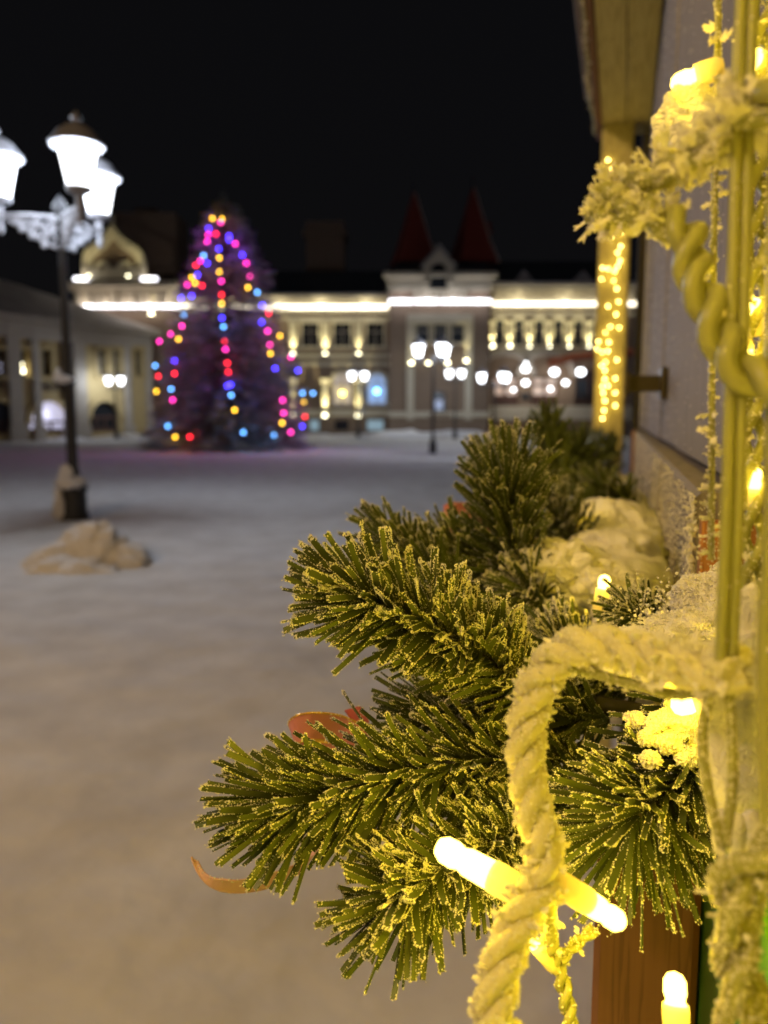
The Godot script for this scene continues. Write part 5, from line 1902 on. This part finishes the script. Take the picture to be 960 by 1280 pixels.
func build_lights() -> void:
	rng.seed = 60
	var E := 0.0010
	# 1: the twisted cord that loops out at the top
	var a := thing("light_string", "twisted cord shaggy with hoarfrost looping out before the pine eave", "string lights", P(738, 262, 0.19))
	frosted_cord(a, [P(1010, 85, 0.135), P(960, 128, 0.145), P(900, 172, 0.158), P(830, 214, 0.172), P(775, 240, 0.182), P(742, 258, 0.188), P(760, 268, 0.184), P(800, 262, 0.176), P(845, 282, 0.166), P(868, 308, 0.16), P(866, 345, 0.157), P(888, 385, 0.153), P(902, 425, 0.150), P(925, 462, 0.147), P(1000, 498, 0.14)], 2, 0.0021, 0.0021, 55.0, 3000, 260, 0.0062, 0.08, 0.62)
	led(a, P(838, 108, 0.195), P(905, 82, 0.19), 0.0026, E * 1.0)
	led(a, P(893, 368, 0.172), P(910, 400, 0.168), 0.0020, E * 0.5)
	# ice round the top bulb
	var hn := FastNoiseLite.new()
	hn.seed = 4
	hn.frequency = 130.0
	hn.fractal_octaves = 3
	var mb := MB.new()
	mb.blob(P(862, 150, 0.197), Vector3(0.0075, 0.0095, 0.006), hn, 0.8, 24, 32)
	mb.blob(P(885, 172, 0.192), Vector3(0.008, 0.006, 0.005), hn, 0.8, 20, 28)
	part("ice_lump", mb, M.hoar_snow, a)
	# 2: the straight cords hanging from the eave
	var b := thing("light_string", "straight olive cords hanging down in front of the hut wall", "string lights", P(920, 400, 0.15))
	for q in [[914, 0.0], [929, 0.003]]:
		frosted_cord(b, [P(q[0] + 14, -60, 0.152), P(q[0] + 6, 200, 0.151), P(q[0], 420, 0.15), P(q[0] - 6, 640, 0.15), P(q[0] - 14, 830, 0.155)], 1, 0.00115, 0.0, 1.0, 90, 0, 0.004)
	frosted_cord(b, [P(974, -60, 0.15), P(967, 300, 0.15), P(964, 640, 0.15), P(956, 800, 0.152), P(958, 950, 0.152), P(962, 1080, 0.15)], 1, 0.0014, 0.0, 1.0, 120, 20, 0.004)
	frosted_cord(b, [P(900, 825, 0.157), P(884, 880, 0.16), P(878, 930, 0.162), P(886, 990, 0.162), P(902, 1058, 0.16)], 1, 0.0011, 0.0, 1.0, 500, 0, 0.003)
	frosted_cord(b, [P(908, 830, 0.158), P(914, 900, 0.16), P(916, 980, 0.162), P(906, 1056, 0.16)], 1, 0.0011, 0.0, 1.0, 500, 0, 0.003)
	# 3: the frosted string with the bulbs behind them
	var c := thing("light_string", "crusted string with glowing bulbs close against the hut wall", "string lights", P(940, 300, 0.2))
	frosted_cord(c, [P(956, -60, 0.20), P(950, 100, 0.20), P(946, 260, 0.20), P(945, 420, 0.20), P(942, 560, 0.20), P(942, 700, 0.2), P(938, 800, 0.2)], 2, 0.0015, 0.0022, 40.0, 2600, 300, 0.004)
	for q in [[946, 60, 950, 130], [936, 70, 930, 120], [944, 372, 948, 420], [938, 455, 930, 420], [946, 585, 942, 640]]:
		led(c, P(q[0], q[1], 0.198), P(q[2], q[3], 0.200), 0.0015, E * 0.35)
	# left-hand frost fringe of the same string
	frosted_cord(c, [P(897, -40, 0.19), P(897, 90, 0.19), P(893, 260, 0.19), P(890, 470, 0.19), P(889, 640, 0.19), P(889, 700, 0.19)], 1, 0.0008, 0.0, 1.0, 1100, 90, 0.0036)
	# 4: thick frosted braid in front of the garland
	var d := thing("light_string", "thick frost-covered braid bending down in front of the pine garland", "string lights", P(690, 830, 0.19))
	frosted_cord(d, [P(925, 835, 0.155), P(870, 835, 0.165), P(800, 816, 0.176), P(735, 806, 0.184), P(697, 822, 0.19), P(668, 868, 0.193), P(657, 930, 0.194), P(664, 1000, 0.194), P(680, 1060, 0.192), P(676, 1105, 0.19), P(648, 1152, 0.186), P(625, 1215, 0.182), P(610, 1310, 0.178)], 3, 0.0025, 0.0027, 38.0, 17000, 420, 0.0034)
	frosted_cord(d, [P(700, 830, 0.188), P(780, 852, 0.18), P(850, 868, 0.172), P(905, 852, 0.165)], 1, 0.0012, 0.0, 1.0, 300, 40, 0.003)
	led(d, P(545, 1056, 0.205), P(668, 1124, 0.19), 0.0037, E * 2.8, 0.62)
	led(d, P(779, 1156, 0.195), P(684, 1094, 0.19), 0.0030, E * 2.4, 0.5)
	led(d, P(838, 884, 0.235), P(900, 872, 0.23), 0.0034, E * 1.8)
	# 5: thin twisted string below
	var e := thing("light_string", "thin yellow twisted string below the braid, with a small bulb", "string lights", P(690, 1160, 0.22))
	frosted_cord(e, [P(684, 1130, 0.20), P(686, 1165, 0.215), P(692, 1195, 0.22), P(705, 1235, 0.22), P(718, 1310, 0.215)], 2, 0.0013, 0.0013, 95.0, 700, 30, 0.003)
	frosted_cord(e, [P(742, 1162, 0.22), P(722, 1178, 0.22), P(700, 1200, 0.22)], 2, 0.0010, 0.0010, 95.0, 300, 10, 0.003)
	led(e, P(660, 1170, 0.218), P(696, 1214, 0.22), 0.0019, E * 0.9, 0.3)
	# 6: coiled frosted cords at the lower edge
	var f := thing("light_string", "coiled frosted cords in front of the green panel", "string lights", P(925, 1100, 0.15))
	frosted_cord(f, [P(1000, 1040, 0.148), P(955, 1065, 0.15), P(922, 1092, 0.152), P(908, 1130, 0.153), P(922, 1175, 0.153), P(912, 1215, 0.153), P(925, 1260, 0.152), P(912, 1320, 0.15)], 2, 0.0020, 0.0024, 34.0, 3000, 60, 0.0026)
	frosted_cord(f, [P(990, 1075, 0.149), P(950, 1110, 0.152), P(938, 1160, 0.154), P(925, 1200, 0.155), P(950, 1240, 0.155), P(955, 1310, 0.153)], 1, 0.0019, 0.0, 1.0, 1200, 20, 0.0026)
	led(f, P(843, 1214, 0.195), P(846, 1300, 0.19), 0.0030, E * 1.5)
	# 7: bulb standing in the garland, and small ones farther along
	var g := thing("light_string", "thin string woven through the garland with an upright glowing bulb", "string lights", P(752, 770, 0.35))
	mb = MB.new()
	mb.tube(smooth_path([P(748, 768, 0.345), P(770, 800, 0.35), P(830, 810, 0.34), P(880, 800, 0.3)], 0.005), [0.0011], 6)
	mb.tube(smooth_path([P(748, 768, 0.345), P(735, 730, 0.45), P(720, 690, 0.6), P(740, 650, 0.8), hp(-0.01, 1.08, 1.2), hp(-0.01, 1.08, 1.8), hp(-0.04, 1.1, 2.58)], 0.01), [0.0011], 6)
	part("cord", mb, M.cord, g)
	led(g, P(757, 718, 0.345), P(748, 768, 0.345), 0.0029, E * 1.0, 0.42)
	led(g, P(740, 622, 0.82), P(742, 636, 0.82), 0.004, E * 2.0)
	led(g, P(706, 618, 0.64), P(700, 632, 0.64), 0.0022, E * 1.5)
	# 8: ice sheath hanging under the rail by the straight cords
	mb = MB.new()
	hn.frequency = 60.0
	mb.blob(P(928, 905, 0.185), Vector3(0.0085, 0.031, 0.006), hn, 0.35, 40, 30)
	for q in [[902, 1040, 0.0022], [920, 1044, 0.0025], [940, 1040, 0.003]]:
		mb.blob(P(q[0], q[1], 0.172), Vector3(q[2], 0.0055, q[2]), hn, 0.4, 16, 16)
	var ice := part("ice_sheath", mb, M.hoar_snow)
	tag(ice, "pale ice sheath frozen around the cords beside the drooping needles", "ice")
	# 9: the lights wound up the eave post
	var h := thing("light_string", "warm lights wound thickly up the far eave post of the hut", "string lights", hp(-0.05, 1.2, 2.58))
	var spots := [[768, 288], [764, 296], [776, 308], [772, 316], [775, 326], [772, 333], [753, 335], [760, 336], [768, 339], [752, 349], [767, 351], [771, 361], [773, 377], [760, 383], [770, 393], [763, 408], [774, 410], [757, 416], [761, 428], [748, 427], [746, 436], [753, 440], [760, 439], [757, 453], [771, 450], [752, 457], [756, 463], [756, 474], [769, 473], [753, 483], [760, 482], [754, 491], [769, 491], [756, 501], [755, 513], [769, 507], [753, 523], [777, 290], [760, 200], [764, 212]]
	var line := []
	rng.seed = 8
	spots.sort_custom(func(p, q): return p[1] < q[1])
	var ball := MB.new()
	ball.lathe([Vector2(0, -0.0034), Vector2(0.0024, -0.0024), Vector2(0.0034, 0), Vector2(0.0024, 0.0024), Vector2(0, 0.0034)], 8, Vector3.ZERO)
	var bm := ball.mesh()
	for i in spots.size():
		var q: Array = spots[i]
		var p := on_s(q[0], q[1], 2.585 + 0.01 * rng.randf())
		line.append(p + rv(0.004))
		var o := MeshInstance3D.new()
		o.name = "bulb"
		o.mesh = bm
		o.material_override = M.warm_far_bulb
		h.add_child(o, true)
		o.global_position = p
		omni(o, p, Color(1.0, 0.83, 0.15), E * 0.14, 0.01)
	mb = MB.new()
	mb.tube(line, [0.0014], 5, false)
	part("cord", mb, M.cord, h)
	# 10: frosted cord along the eave edge, with the curtain's upper bulbs (above the frame)
	var r := thing("light_string", "frosted cord running along the edge of the pine eave", "string lights", hp(-0.118, 2.10, 1.6))
	var ep := []
	for i in 32:
		ep.append(hp(-0.118 + rng.randf_range(-0.004, 0.004), 2.10 + rng.randf_range(-0.012, 0.008), -1.34 + i * 0.13))
	frosted_cord(r, ep, 1, 0.004, 0.0, 1.0, 2500, 500, 0.011)
	for i in 18:
		var s := -1.3 + i * 0.13
		led(r, hp(-0.02, 2.035, s), hp(-0.02, 2.075, s), 0.003, E * 21.0)
	# 11: the same curtain beyond the frame
	var t := thing("light_string", "warm light curtain on the hut wall beside the photographer", "string lights", hp(0.03, 1.4, 0.0))
	var cp := []
	for i in 26:
		var p := hp(0.036 + rng.randf_range(-0.004, 0.004), 0.55 + i * 0.055, 0.05 - 0.10 * (i % 3))
		cp.append(p)
		led(t, p + Vector3(0, 0.012, 0) - hut_x * 0.01, p, 0.0028, E * 3.6)
	mb = MB.new()
	mb.tube(cp, [0.0013], 5, false)
	part("cord", mb, M.cord, t)
